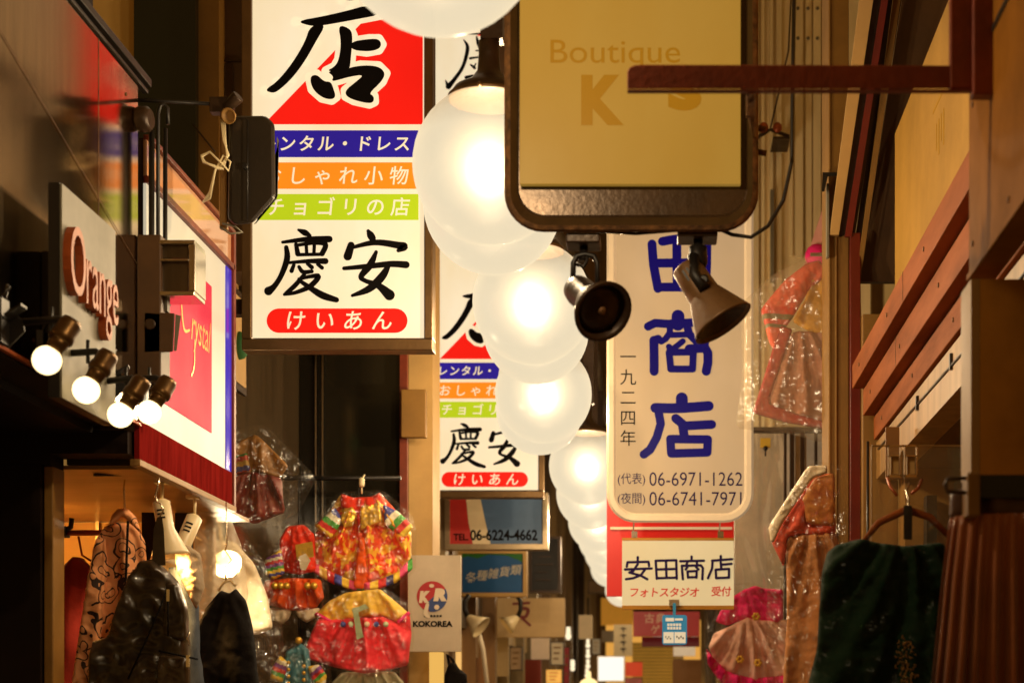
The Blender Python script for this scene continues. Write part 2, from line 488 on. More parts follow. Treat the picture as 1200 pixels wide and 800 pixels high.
# ------------------------------------------------------------------ left: near fascia
XL = -1.6
t = thing('shop_fascia', 'glossy brushed brown metal shop fascia with the blurred reflection of a red sign', 'shop fascia', (XL, 4.2, 0))
b = MB(); b.box(XL - .12, XL, 2.6, 5.22, 2.5, 3.53); b.build('metal_panel', m_brushed, t, bevel=.004)
b = MB()
for yy in (3.35, 4.35, 5.1):
    for zz in (2.56, 3.46): b.lathe([(.006, 0), (.005, .003)], (XL, yy, zz), (1, 0, 0), 8)
for yy in (3.9, 4.85): b.box(XL, XL + .0012, yy, yy + .003, 2.502, 3.528)
b.build('screws_and_joints', m_rust, t)
b = MB()
b.box(XL - .012, XL + .008, 2.6, 5.3, 3.533, 3.545); b.box(XL - .03, XL + .012, 2.6, 5.32, 3.56, 3.585)
b.build('top_rail', m_black, t, bevel=.003)
b = MB(); b.box(XL - .004, XL + .01, 2.6, 5.22, 2.488, 2.498); b.build('bottom_trim', m_copper, t, bevel=.002)
b = MB(); b.tube([(XL + .003, 3.3, 3.47), (XL + .003, 5.2, 2.98)], .0011, 6); b.build('wire', m_rust, t)

# near side of shop: dark pier carrying the fascia
b = MB()
b.box(-3.2, XL - .125, 2.6, 5.18, 2.46, 4.0); b.box(XL - .124, XL - .006, 2.6, 5.18, 2.484, 2.497); b.box(-3.2, -1.885, 5.18, 5.34, 0, 2.365); b.box(-3.2, -1.856, 5.182, 5.3, 2.366, 2.46)
b.box(-2.2, XL - .02, 5.18, 5.30, 2.40, 2.47)
tag(b.build('dark_pier', m_darkw), 'near black pier and header beside the orange lit clothing shop', 'pier')

# board with raised letters
XB = -1.5
t = thing('letter_board', 'grey shop board with raised copper letters reading Orange', 'sign', (XB, 4.45, 2.4))
b = MB(); b.box(XB - .034, XB - .006, 4.27, 4.69, 2.4, 2.937); b.box(XL + .002, XB - .035, 4.4, 4.45, 2.5, 2.8); b.box(XL + .002, XB - .035, 4.55, 4.6, 2.5, 2.8); b.build('board_body', m_black, t)
b = MB(); b.box(XB - .0055, XB, 4.272, 4.69, 2.4, 2.935); b.build('board_face', m_greym, t)
b = MB()
def orange_letters(mb, off0, off1, mf, ms):
    body = 'Orange'
    x = 4.275
    sizes = [(.110, .175, 0), (.040, .115, 0), (.048, .11, 0), (.048, .11, 0), (.05, .165, -.055), (.046, .11, 0)]
    for ch, (wd, ht, dz) in zip(body, sizes):
        vs, fs = glyphs(ch, .0, 0)
        ax = min(v[0] for v in vs); bx = max(v[0] for v in vs); ay = min(v[1] for v in vs); by = max(v[1] for v in vs)
        z0 = 2.668 + dz - (x - 4.275)*.02
        P = [(x + (v[0]-ax)/(bx-ax)*wd, z0 + (v[1]-ay)/(by-ay)*ht) for v in vs]
        n = len(P)
        edges = {}
        for f in fs:
            for i in range(len(f)):
                e = (f[i], f[(i+1) % len(f)])
                if (e[1], e[0]) in edges: del edges[(e[1], e[0])]
                else: edges[e] = 1
        mb.add([(XB+off1, p[0], p[1]) for p in P], fs, mf)
        base = len(mb.v)
        mb.v += [Vector((XB+off1, p[0], p[1])) for p in P] + [Vector((XB+off0, p[0], p[1])) for p in P]
        for a, c in edges:
            mb.f.append([base+a, base+n+a, base+n+c, base+c]); mb.mi.append(ms); mb.sm.append(False)
        x += wd + .006
orange_letters(b, .0, .022, 0, 1)
b.build('lettering', [m_copface, m_copper], t)

# clamp lamps with round bulbs
def clamp_lamp():
    t = thing('clamp_lamp', '', 'lamp', (0, 0, 0), 'bare bulb lamps clipped along the left fascia edge')
    d = Vector((-.44, -.25, -.86)).normalized()
    b = MB(); b.sphere((0, 0, 0), .034, 24); b.build('bulb', m_bulb, t)
    b = MB(); b.lathe([(.020, .026), (.022, .045), (.026, .06)], (0, 0, 0), -d, 20); b.build('bulb_neck', m_brass, t)
    b = MB(); b.lathe([(.026, .056), (.029, .061), (.029, .074), (.027, .078), (.027, .104), (.023, .116), (.009, .120)], (0, 0, 0), -d, 20); b.build('socket', m_brass, t)
    s = -d*.10
    b = MB(); b.tube([s, s + Vector((-.03, .015, .02)), s + Vector((-.135, .02, .012))], .009, 8); b.tube([s + Vector((-.05, .02, -.01)), s + Vector((-.05, .02, .05))], .005, 8); b.build('arm', m_black, t)
    k = s + Vector((-.15, -.02, 0))
    b = MB()
    b.box(k.x-.012, k.x+.004, k.y-.02, k.y+.03, k.z-.045, k.z+.06)
    b.slab([k+Vector((.0, .03, .05)), k+Vector((.035, .03, .015)), k+Vector((.04, .03, -.01)), k+Vector((.0, .03, -.05))],
           [k+Vector((.0, .035, .05)), k+Vector((.035, .035, .015)), k+Vector((.04, .035, -.01)), k+Vector((.0, .035, -.05))])
    b.slab([k+Vector((.01, -.02, .02)), k+Vector((.05, -.02, .045)), k+Vector((.05, .02, .045)), k+Vector((.01, .02, .02))],
           [k+Vector((.01, -.02, .015)), k+Vector((.05, -.02, .04)), k+Vector((.05, .02, .04)), k+Vector((.01, .02, .015))])
    b.build('clamp', m_black, t)
    b = MB()
    b.tube([k+Vector((-.005, .0, .06)), k+Vector((.012, .01, .09)), k+Vector((.0, .03, .1)), k+Vector((-.01, .04, .07)), k+Vector((-.01, .06, .03))], .004, 6)
    b.build('cord', m_blackp, t)
    return t
BL = [(55, 422, 'nearest of the four glowing bare bulbs under the grey letter board'),
      (101, 457, 'second nearest of the four glowing bare bulbs, under the copper letters'),
      (141, 486, 'third and lowest of the glowing bare bulbs, above the shop opening'),
      (175, 483, 'farthest of the four glowing bare bulbs, in front of the pink sign')]
p0 = clamp_lamp()
for i, (px, py, lab) in enumerate(BL):
    o = p0 if i == 0 else copy_tree(p0)
    d = xd(px, -1.45)
    o.location = W(px, py, d); o['label'] = lab
    o.rotation_euler.z = R([0, 6, -8, 10][i])

# ------------------------------------------------------------------ left: conduit post, boxes
t = thing('conduit_post', 'dark vertical conduit post carrying two boxes beside the grey letter board', 'post', (-1.57, 5.26, 2.45))
b = MB()
b.tube([(-1.565, 5.24, 2.5), (-1.565, 5.24, 3.40)], .009, 12); b.tube([(-1.552, 5.262, 2.6), (-1.552, 5.262, 3.46), (-1.546, 5.265, 3.485), (-1.535, 5.27, 3.492), (-1.526, 5.275, 3.48), (-1.525, 5.275, 3.43)], .006, 10)
b.tube([(-1.535, 5.28, 2.6), (-1.535, 5.28, 3.42)], .007, 10)
b.build('pipes', m_black, t)
b = MB(); b.box(-1.598, -1.525, 5.2, 5.3, 2.62, 3.07); b.build('wiring_box', m_boxb, t, bevel=.004)
b = MB(); b.lathe([(.034, -.01), (.038, 0), (.038, .025), (.028, .035)], (-1.588, 5.2, 3.42), (1, -.1, 0), 20); b.build('junction_cover', m_dkbrown, t)

t = thing('switch_box', 'black box with silver framed meter window on the conduit post', 'electrical box', (-1.47, 5.25, 2.83))
b = MB(); b.pbox(169, 283, 186, 346, 5.22, .14); b.build('box_body', m_blackp, t, bevel=.004)
b = MB()
for a in ((186, 281, 228, 286), (186, 303, 222, 306), (186, 341, 228, 346)): b.pbox(*a, 5.20, .12)
b.pbox(221, 286, 229, 341, 5.20, .12); b.build('silver_frame', m_chrome, t, bevel=.002)
b = MB(); b.pbox(186.5, 286.5, 220.5, 302.5, 5.22, .10); b.pbox(186.5, 306.5, 220.5, 340.5, 5.22, .10); b.build('meter_window', m_dkglass, t)
b = MB()
for py in (312, 329): b.sphere(W(189, py, 5.218), .0035, 10)
b.build('screws', m_chrome, t)

t = thing('timer_box', 'brown plastic timer box with pale end below the silver framed box', 'electrical box', (-1.5, 5.25, 2.67))
b = MB(); b.slab([W(x, y, 5.2) for x, y in ((168, 365), (205, 367), (203, 412), (168, 414))], [W(x, y, 5.33) for x, y in ((168, 365), (205, 367), (203, 412), (168, 414))]); b.build('case', m_boxb, t, bevel=.004)
b = MB(); b.slab([W(x, y, 5.205) for x, y in ((205.6, 368), (212, 370), (207, 411), (203.6, 411))], [W(x, y, 5.32) for x, y in ((205.6, 368), (212, 370), (207, 411), (203.6, 411))]); b.build('end_cap', m_greym, t)
b = MB(); b.lathe([(.017, 0), (.017, .003), (.012, .004)], W(176, 380, 5.2), (0, -1, 0), 20); b.build('dial', m_dkbrown, t)
b = MB(); b.pbox(187, 346.5, 196, 364.5, 5.24, .03); b.build('connector', m_greym, t)

t = thing('arm_lamp', 'thin black arm holding a small spotlight head with beige cord beside black box', 'lamp', (-1.5, 5.3, 3.4))
b = MB(); b.tube([W(160, 117, 5.25), W(248, 122, 5.35)], .006, 8); b.build('arm', m_black, t)
b = MB(); b.pbox(245, 113, 272, 131, 5.34, .04); b.lathe([(.014, 0), (.018, .03), (.02, .06)], W(264, 128, 5.35), (.75, -.3, .55), 14); b.build('head', m_dkbrown, t, bevel=.003)
b = MB(); b.lathe([(.012, -.03), (.024, 0), (.025, .004), (.020, .002), (.012, -.012)], W(268, 136, 5.33), (-.2, -.9, -.35), 18); b.build('reflector', m_tan, t)
b = MB()
for q in range(3):
    b.tube([W(259+q*2, 140, 5.36), W(262+q, 165, 5.35), W(268-q, 182, 5.35), W(256+q*3, 198, 5.34), W(240-q, 190, 5.34), W(236, 182+q, 5.34), W(246, 178, 5.34), W(258, 190, 5.33), W(268, 200, 5.34), W(270, 190, 5.34), W(262, 182, 5.34), W(252, 200, 5.34), W(246, 225+q*4, 5.36), W(238, 237, 5.4)], .0035, 6)
b.build('cord', m_creamp, t)

t = thing('slim_pole', 'pale orange slim pole rising behind the tied cord, left of black box', 'pole', (-1.4, 5.45, 3.1))
b = MB(); b.pbox(257, 130, 266, 268, 5.42, .022); b.build('pole_bar', m_tan, t, bevel=.003)
b = MB(); b.tube([W(261, 262, 5.40), W(275, 265, 5.39), W(284, 272, 5.4), W(270, 274, 5.4), W(258, 266, 5.4)], .004, 6); b.build('tie', m_greym, t)

t = thing('flood_box', 'black rounded plastic box hanging in front of the tall sign stripes', 'speaker', W(295, 265, 5.4))
oct_ = [(268, 145), (274, 136), (312, 136), (322, 146), (323, 232), (296, 262), (274, 264), (267, 256)]
b = MB(); b.slab([W(x, y, 5.36) for x, y in oct_], [W(x, y, 5.54) for x, y in oct_]); b.build('case', m_blackp, t, bevel=.012)
b = MB(); b.slab([W(x, y, 5.40) for x, y in ((324.5, 160), (327, 165), (325.5, 230), (300, 262), (297, 263), (324.5, 233))], [W(x, y, 5.50) for x, y in ((324.5, 160), (327, 165), (325.5, 230), (300, 262), (297, 263), (324.5, 233))]); b.build('lens_edge', m_greym, t)
b = MB(); b.lathe([(.010, 0), (.010, .012), (.006, .014)], W(288, 196, 5.36), (0, -1, 0), 12); b.tube([W(290, 140, 5.35), W(290, 258, 5.35)], .002, 6); b.build('seam_screw', m_black, t)

# ------------------------------------------------------------------ left: pink light box
m_pink = lit('sign_pink', (.72, .03, .07), .8, .6)
m_bluel = lit('sign_edge_blue', (.05, .03, .5), .8, .12)
m_wf = lit('sign_white_gloss', (.95, .84, .62), .52, .4)
m_pale = M('pale_pink_panel', (.62, .34, .2), .08, 0, .15, 3)
m_gold = M('gold_letters', (.75, .45, .12), .3, .8, .1)
m_maroon = M('maroon_enamel', (.20, .012, .010), .8, 0, .5, 6, stretch=(3, 3, .5), spec=.0)
def lf(X):      # left wall plane, drawn as (y metres, z metres)
    return lambda y, z, o=0: Vector((X + o, y, z))
t = thing('pink_sign', 'pink and white backlit sign lettered in thin gold script', 'sign', (XL, 5.8, 2.38))
b = MB(); b.box(XL - .25, XL - .012, 5.31, 6.37, 2.385, 3.40); b.build('housing', m_dkbrown, t)
b = MB(); b.box(XL - .012, XL, 5.31, 6.36, 3.285, 3.395); b.build('upper_panel', m_pale, t)
b = MB(); b.box(XL - .012, XL + .012, 5.31, 6.36, 3.262, 3.284); b.box(XL - .01, XL + .012, 6.345, 6.375, 2.385, 3.41); b.box(XL - .012, XL + .014, 5.31, 6.36, 3.397, 3.412)
b.build('frame', m_redbrown, t, bevel=.002)
b = MB()
b.box(XL - .012, XL - .002, 5.31, 6.344, 2.51, 3.260, 0)
L = lf(XL)
b.box(XL - .012, XL + .002, 6.27, 6.343, 2.512, 3.258, 1)
b.box(XL - .0015, XL + .001, 5.48, 6.07, 2.61, 3.13, 2)
fc = b.build('lit_face', [m_wf, m_bluel, m_pink], t)
b = MB(); b.fit('Crystal', lambda x, y, o=0: Vector((XL + o, x, y)), (5.69, 3.13, 6.05, 2.86), .003, 0, 0, .15)
# script capital and swash over the small letters
pl = lambda x, y, o=0: Vector((XL + o, x, y))
b.v = []; b.f = []; b.mi = []; b.sm = []
b.stroke([(5.80, 3.07, .008), (5.76, 3.16, .012), (5.70, 3.13, .012), (5.68, 3.0, .014), (5.71, 2.90, .012), (5.78, 2.91, .008)], pl, .003)
vs, fs = glyphs('rystal', 0, .3)
bx = max(v[0] for v in vs)
b.add([pl(5.79 + v[0]/bx*.26, 2.885 + v[1]*.16, .0032) for v in vs], fs)
b.stroke([(5.84, 2.89, .006), (5.835, 2.80, .01), (5.80, 2.76, .008)], pl, .0036)
b.build('lettering', m_gold, fc)
b = MB(); b.box(XL - .012, XL + .004, 5.22, 6.372, 2.388, 2.508); b.build('skirt', m_maroon, t)
b = MB(); b.box(XL - .02, XL + .012, 5.2, 6.38, 2.366, 2.386); b.build('lower_trim', m_tan, t, bevel=.002)

# ------------------------------------------------------------------ left: clothing shop under the pink sign
m_soffit = M('soffit_wood', (.42, .22, .07), .35, 0, .3, 2, stretch=(1, 3, 1))
m_owall = M('orange_wall', (.75, .42, .12), .6, 0, .12, 2)
m_lampc = M('cream_lamp_enamel', (.72, .58, .34), .35, 0, .12, 5)
m_warmbulb = glow('warm_bulb', (1, .6, .2), 9)
t = thing('clothing_shop', 'open clothing shop lit orange under the pink sign', 'shop', (-2.2, 6, 0))
b = MB(); b.box(-3.0, XL - .03, 5.32, 6.75, 2.372, 2.384); b.build('soffit', m_soffit, t)
b = MB(); b.box(-3.0, -2.9, 5.35, 6.9, 0, 2.37); b.box(-2.9, -1.81, 6.75, 6.85, 0, 2.37); b.build('back_wall', m_owall, t)
b = MB(); b.box(-1.882, -1.853, 5.20, 5.30, 0, 2.365); b.build('door_frame', m_tan2, t, bevel=.004)
b = MB(); b.box(-1.735, -1.705, 6.5, 6.54, 0, 2.365); b.build('end_wall', m_tan2, t)
b = MB(); b.tube([W(66, 624, 5.75), W(152, 624, 5.75)], .010, 10); b.build('clothes_rail', m_copper, t)
b = MB(); b.pbox(66, 616, 76, 628, 5.72, .05); b.tube([W(76, 621, 5.74), W(83, 617, 5.74), W(84, 607, 5.74)], .009, 8); b.build('rail_bracket', m_black, t)
b = MB()
for k, px in enumerate((112, 182)):
    b.pbox(px, 600, px+3.5, 700, 6.73, .018)
b.build('shelf_standard', m_steel, t)
b = MB(); b.tube([W(85, 552, 5.45), W(165, 562, 6.1), W(262, 590, 6.4)], .006, 6); b.tube([W(110, 556, 5.4), W(160, 556, 5.5)], .005, 6); b.build('ceiling_rod', m_black, t)
f_ = thing('ceiling_light', 'warm ceiling light inside the orange clothing shop, behind the door frame', 'lamp', (-2.35, 6.3, 2.3))
b = MB(); b.lathe([(.05, .07), (.09, .05), (.09, .03)], (-2.35, 6.3, 2.3), (0, 0, 1), 20); b.build('lamp_body', m_lampc, f_)
b = MB(); b.sphere((-2.35, 6.3, 2.3), .055, 16); b.build('bulb', glow('shop_bulb', (1, .48, .10), 60), f_)
b = MB(); b.pbox(166, 600, 182, 800, 6.3, .06); b.pbox(205, 585, 222, 800, 6.45, .05); b.build('dark_posts', m_darkw, t)
b = MB(); b.pbox(226, 600, 249, 800, 6.6, .02); b.build('pale_panel', m_creamw, t)

# cream clip-on spot lamps in the shop
def clip_spot(name, lab, base, axis, top, L_=.2, r0=.028, r1=.066, power=0, group=None):
    t = thing(name, lab, 'lamp', base, group)
    a = Vector(axis).normalized()
    b = MB(); b.lathe([(.012, -.01), (r0, 0), (r0, L_*.5), (r1*.9, L_*.93), (r1, L_), (r1*.93, L_), (r0*.9, L_*.5)], base, a, 24, caps=False); b.build('shade', m_lampc, t)
    b = MB()
    h = Vector((0,0,1)); u = a.cross(h).normalized(); v = u.cross(a)
    sd = Vector((0,-1,0)); sd = (sd - a*sd.dot(a)).normalized(); pp = a.cross(sd)
    for k in range(3):
        c = base + a*(L_*(.16 + .07*k)) + sd*(r0+.0005)
        b.slab([c+pp*.012+a*.003, c-pp*.012+a*.003, c-pp*.012-a*.003, c+pp*.012-a*.003], [c+pp*.012+a*.003-sd*.004, c-pp*.012+a*.003-sd*.004, c-pp*.012-a*.003-sd*.004, c+pp*.012-a*.003-sd*.004])
    b.build('vents', m_black, t)
    b = MB(); b.sphere(base + a*L_*.72, .026, 16); b.build('bulb', m_warmbulb, t)
    b = MB(); b.tube([base, (Vector(base)+Vector(top))/2 + Vector((.01, -.02, 0)), top], .005, 8); b.box(top[0]-.02, top[0]+.02, top[1]-.02, top[1]+.02, top[2]-.03, top[2]+.02); b.build('clip', m_creamp, t)
    if power:
        l = bpy.data.lights.new('lamp_light', 'SPOT'); l.energy = power; l.color = (1, .55, .16); l.shadow_soft_size = .03; l.spot_size = R(150); l.spot_blend = .6
        o = bpy.data.objects.new('lamp_light', l); COL.objects.link(o); o.parent = t
        o.location = a*(L_*.95)
        o.rotation_euler = a.to_track_quat('-Z', 'Y').to_euler()
    return t
clip_spot('clip_spot', 'cream cone spot lamp in front of the orange shop, nearer and lower of two', W(189, 588, 5.62), (.17, 0, -1), W(189, 556, 5.62), .182, power=22, group='cream spot lamps in the shop')
clip_spot('clip_spot', 'cream cone spot lamp tilted left, behind the leather backpack', W(228, 606, 5.95), (-.35, -.25, -1), W(226, 574, 5.95), .20, power=22, group='cream spot lamps in the shop')

# ------------------------------------------------------------------ garments
def ring(c, hw, hd, n=40, ax=(1,0,0), rip=0, k=7, ph=0):
    c = Vector(c); ax = Vector(ax).normalized(); out = []
    for i in range(n):
        a = 2*PI*i/n
        ca, sa = math.cos(a), math.sin(a)
        ex = math.copysign(abs(ca)**.8, ca); ey = math.copysign(abs(sa)**.9, sa)
        rr = 1 + rip*math.sin(k*a + ph) + rip*.5*math.sin((k*2+1)*a + ph*1.7)
        out.append(c + ax*hw*ex*(1 + .25*rip*math.sin(k*a+ph)) + Vector((0, -1, 0))*hd*ey*rr)
    return out
def garment(rows, d, th=.05, n=40, rip=.0, k=7, sub=3, seed=0):
    """rows: (py, pxl, pxr[, depth factor]) top to bottom -> rings"""
    rr = []
    rows = [r if len(r) == 4 else (*r, 1) for r in rows]
    for i in range(len(rows)-1):
        a, c = rows[i], rows[i+1]
        for j in range(sub):
            q = j/sub
            rr.append(tuple(a[m]+(c[m]-a[m])*q for m in range(4)))
    rr.append(rows[-1])
    out = []
    y0, y1 = rr[0][0], rr[-1][0]
    rnd = random.Random(seed)
    ph0 = rnd.uniform(0, 6)
    for y, l, r_, q in rr:
        f = (y-y0)/max(y1-y0, 1)
        c = W((l+r_)/2, y, d); hw = (r_-l)/2*d/F
        out.append(ring(c, hw, th*q*.62, n, (1,0,0), rip*(.3+.7*f), k, ph0 + f*.6))
    return out
def sleeve(p0, p1, w0, w1, d, th=.035, n=20, segs=6):
    a = W(*p0, d); c = W(*p1, d); t = (c-a).normalized()
    ax = Vector((t.z, 0, -t.x))
    return [ring(a+(c-a)*i/segs, (w0+(w1-w0)*i/segs)*d/F/2, th*.6*(1-.15*i/segs), n, ax, .06, 3, i) for i in range(segs+1)]
def film_bag(name, rows, d, th, mat, parent=None, label=None, cat=None, amp=.012, seed=1, n=56):
    b = MB(); rings = garment(rows, d, th*1.35, n, .0, 5, 5, seed)
    b.cloth(rings, 0, False, True, None, amp, 11, False)
    o = b.build(name, mat, parent)
    return o

def CR(ox, oy, k, pts): return [(ox + x/k, oy + y/k) for x, y in pts]
def grow(pts, e):
    cx = sum(p[0] for p in pts)/len(pts); cy = sum(p[1] for p in pts)/len(pts)
    return [(x + e*(x-cx)/max(1, math.hypot(x-cx, y-cy)), y + e*(y-cy)/max(1, math.hypot(x-cx, y-cy))) for x, y in pts]
def film_puff(pts, d, th, mat, t, name='bag_film', cr=.012, sc=13, step=3):
    b = MB(); b.puff(pts, d, th, None, 0, 0, step, None, cr, sc, False); return b.build(name, mat, t)
def band(p0, p1, k):
    """stripe index along the direction p0 -> p1, k stripes"""
    ux, uy = p1[0]-p0[0], p1[1]-p0[1]; l = ux*ux+uy*uy
    return lambda x, y: max(0, min(k-1, int(((x-p0[0])*ux+(y-p0[1])*uy)/l*k)))
m_shirt = M('printed_shirt', (.75, .30, .10), .8, 0, 0)
nt = m_shirt.node_tree
tc = [n for n in nt.nodes if n.type == 'TEX_COORD'][0]
vo = nt.nodes.new('ShaderNodeTexVoronoi'); vo.inputs['Scale'].default_value = 17; dn = nt.nodes.new('ShaderNodeTexNoise'); dn.inputs['Scale'].default_value = 9; nt.links.new(tc.outputs['Object'], dn.inputs['Vector'])
mxv = nt.nodes.new('ShaderNodeMix'); mxv.data_type = 'RGBA'; mxv.inputs[0].default_value = .09; nt.links.new(tc.outputs['Object'], mxv.inputs[6]); nt.links.new(dn.outputs['Color'], mxv.inputs[7]); nt.links.new(mxv.outputs[2], vo.inputs['Vector'])
ra = nt.nodes.new('ShaderNodeValToRGB'); cr = ra.color_ramp; cr.interpolation = 'CONSTANT'
cr.elements[0].position = 0; cr.elements[0].color = (.78, .33, .13, 1)
for p_, c_ in ((.20, (.03, .012, .006, 1)), (.25, (.78, .33, .13, 1)), (.47, (.03, .012, .006, 1)), (.54, (.78, .33, .13, 1))):
    e = cr.elements.new(p_); e.color = c_
cr.elements[-1].color = (.78, .33, .13, 1)
nt.links.new(vo.outputs['Distance'], ra.inputs[0]); nt.links.new(ra.outputs[0], nt.nodes['Principled BSDF'].inputs['Base Color'])
m_leather = M('black_leather', (.045, .026, .012), .28, 0, .75, 7, .6, 9, dirt=(.004, .003, .002), coat=.3)
m_fmaroon = M('maroon_cloth', (.17, .012, .012), .85, 0, .3, 8, bump=.35, bscale=22, spec=.25)
m_fblack = M('black_cloth', (.007, .005, .004), .95, 0, .3, 10, .2, 80, spec=.1)
m_fgrey = M('grey_fleece', (.36, .27, .17), .95, 0, .3, 14, .4, 120)
m_denim = M('denim', (.06, .075, .10), .9, 0, .3, 10, .3, 200)
m_hook = M('bright_wire', (.7, .6, .45), .25, 1, .1)
m_plastich = M('clear_hanger', (.55, .4, .2), .1, 0, .1)

t = thing('printed_shirt', 'orange shirt with black ring print hanging under the soffit', 'shirt', W(125, 800, 5.55))
b = MB(); b.puff(CR(0, 352, 1.786, [(222,472),(240,462),(285,470),(304,505),(310,600),(302,840),(196,840),(203,640),(198,560),(205,495)]), 5.55, .045, (138, 590), 9, .010, 2.4, None, .006, 12); b.build('body', m_shirt, t)
b = MB(); b.puff(CR(0, 352, 1.786, [(206,492),(222,500),(226,560),(216,650),(200,840),(144,840),(158,740),(183,590),(194,520)]), 5.52, .04, (118, 625), 5, .008, 2.4, None, .007, 12); b.build('sleeve', m_shirt, t)
b = MB(); b.puff([(126,620),(132,602),(138,596),(150,596),(160,606),(166,626),(152,612),(144,606),(136,612)], 5.50, .03, None, 0, 0, 1.6, None, .006, 20); b.build('collar', m_shirt, t)
b = MB(); b.tube([W(150, 610, 5.465), W(147, 690, 5.45), W(146, 800, 5.45)], .004, 6); b.build('placket', m_fblack, t)
b = MB(); b.tube([W(146, 596, 5.55), W(145, 572, 5.55), W(146, 562, 5.55), W(142, 556, 5.55), W(140, 562, 5.55)], .003, 8); b.build('hook', m_hook, t)

b = MB(); b.cloth(garment([(655, 88, 96), (668, 72, 110), (720, 62, 116), (800, 58, 118), (830, 58, 118)], 6.1, .08, 40, .1, 6, 3, 9), 0)
b.tube([W(118, 664, 6.1), W(96, 650, 6.1), W(92, 628, 6.1)], .004, 6, 0)
tag(b.build('maroon_garment', m_fmaroon), 'plain maroon garment on the rail inside the orange shop', 'garment')

t = thing('leather_backpack', 'worn black leather backpack hanging by its strap under the soffit', 'backpack', W(180, 800, 5.35))
b = MB(); b.puff(CR(0, 352, 1.786, [(298,543),(326,543),(352,565),(377,592),(393,640),(399,740),(397,850),(188,850),(190,765),(196,712),(228,702),(250,640),(275,572)]), 5.35, .075, None, 0, 0, 2.4, None, .012, 8); b.build('bag_body', m_leather, t)
b = MB(); b.puff(CR(0, 352, 1.786, [(332,738),(398,745),(400,850),(325,850)]), 5.29, .03, None, 0, 0, 2.4, None, .006, 10); b.puff(CR(0, 352, 1.786, [(345,590),(372,592),(388,640),(392,712),(340,705)]), 5.30, .02, None, 0, 0, 2.4, None, .005, 10); b.build('front_pocket', m_leather, t)
b = MB(); b.loft([[W(cx + s*hw, y, 5.33 + o) for s, o in ((-1, 0), (1, 0), (1, .012), (-1, .012))] for y, cx, hw in ((606, 187, 3), (620, 186, 6), (640, 186, 7), (662, 186, 8))], 0, True, False); b.build('strap', m_leather, t)
b = MB(); b.tube([W(150, 795, 5.262), W(164, 765, 5.255), W(180, 730, 5.255), W(196, 690, 5.27)], .0028, 8); b.tube([W(197, 692, 5.262), W(197, 745, 5.25)], .0025, 8); b.tube([W(186, 762, 5.25), W(232, 772, 5.26)], .0028, 8)
b.build('zip_seams', m_fblack, t)
b = MB()
b.pbox(195, 690, 198.5, 704, 5.25, .005); b.build('zip_pull', m_chrome, t)
b = MB(); b.pbox(218, 767, 221.5, 781, 5.25, .005); b.build('zip_pull', m_chrome, t)
b = MB(); b.tube([W(222, 740, 5.26), W(219, 748, 5.255), W(222, 756, 5.26)], .003, 6); b.build('zip_ring', m_chrome, t)
b = MB(); b.tube([W(187, 606, 5.34), W(191, 598, 5.34), W(189, 590, 5.34), W(184, 588, 5.34), W(182, 580, 5.34), W(185, 570, 5.34), W(186, 560, 5.34)], .003, 8); b.build('hook', m_hook, t)

t = thing('grey_hoodie', 'pale grey hoodie hanging behind the leather backpack', 'hoodie', W(222, 830, 5.75))
b = MB(); b.cloth(garment([(668, 200, 214), (690, 196, 230), (740, 196, 234), (830, 196, 236)], 5.75, .07, 36, .08, 5, 3, 4), 0); b.build('body', m_denim, t)
b = MB(); b.puff(CR(0, 352, 1.786, [(362,508),(395,512),(420,530),(430,600),(412,648),(392,610),(370,565)]), 5.68, .04, (215, 640), 6, .012, 2, None, .010, 14); b.build('hood', m_fgrey, t)

t = thing('black_shirt', 'plain black shirt on a hook chain at the corner of the shop', 'shirt', W(278, 830, 6.0))
b = MB(); b.puff(CR(0, 352, 1.786, [(462,606),(480,612),(494,602),(516,628),(530,690),(548,850),(412,850),(417,680),(433,640)]), 6.0, .06, (268, 690), 7, .012, 2.4, None, .006, 10); b.build('body', m_fblack, t)
b = MB(); b.tube([W(256, 692, 5.99), W(262, 682, 6.0), W(270, 680, 6.0), W(276, 686, 5.99)], .004, 8); b.build('hanger', m_plastich, t)
b = MB(); b.tube([W(265, 682, 6.0), W(264, 664, 6.0), W(268, 660, 6.0), W(271, 656, 6.0), W(268, 650, 6.0), W(264, 645, 6.0), W(266, 638, 6.0), W(265, 588, 6.0)], .0028, 8); b.build('hook_chain', m_hook, t)

# bright work lamp and the clear bag it lights
t = thing('work_lamp', 'dazzling white lamp at the shop corner behind the black shirt', 'lamp', W(268, 655, 6.9))
b = MB(); b.lathe([(.012, -.13), (.03, -.11), (.032, -.06), (.062, 0), (.064, .004), (.058, .004)], W(266, 660, 7.0), (.5, -.8, -.45), 24, caps=False); b.build('shade', m_lampc, t)
b = MB(); b.sphere(W(269, 668, 6.97), .024, 20); b.build('bulb', glow('white_bulb', (1, .80, .48), 560), t)
b = MB(); b.tube([W(262, 652, 7.08), W(255, 600, 7.0), W(250, 570, 7.0)], .008, 8); b.build('stem', m_lampc, t)
m_wcloth = M('white_cloth', (.8, .68, .5), .8, 0, .15, 8)
t = thing('white_robe', 'white robe in a clear bag shining beside the dazzling lamp', 'robe', W(300, 800, 7.3))
b = MB(); b.puff([(248,632),(275,634),(298,660),(314,700),(320,736),(300,744),(258,735)], 7.3, .05, (270, 640), 8, .015, 2.4, None, .008, 12); b.build('robe_body', m_wcloth, t)
film_puff([(246,622),(285,624),(312,660),(332,740),(336,860),(246,860)], 7.3, .1, m_film, t, cr=.018)
film_o = film_puff([(228,588),(262,586),(284,640),(292,700),(262,748),(228,742)], 6.45, .03, plastic_film('glow_veil_film', (1, .9, .7), .30, .05, 7), None, 'clear_bag', .02, 10)  # bag widened and made milky to add a veil of glow over the lamp
tag(film_o, 'plastic bag made milky to spread the glow of the dazzling lamp at the shop end', 'bag')

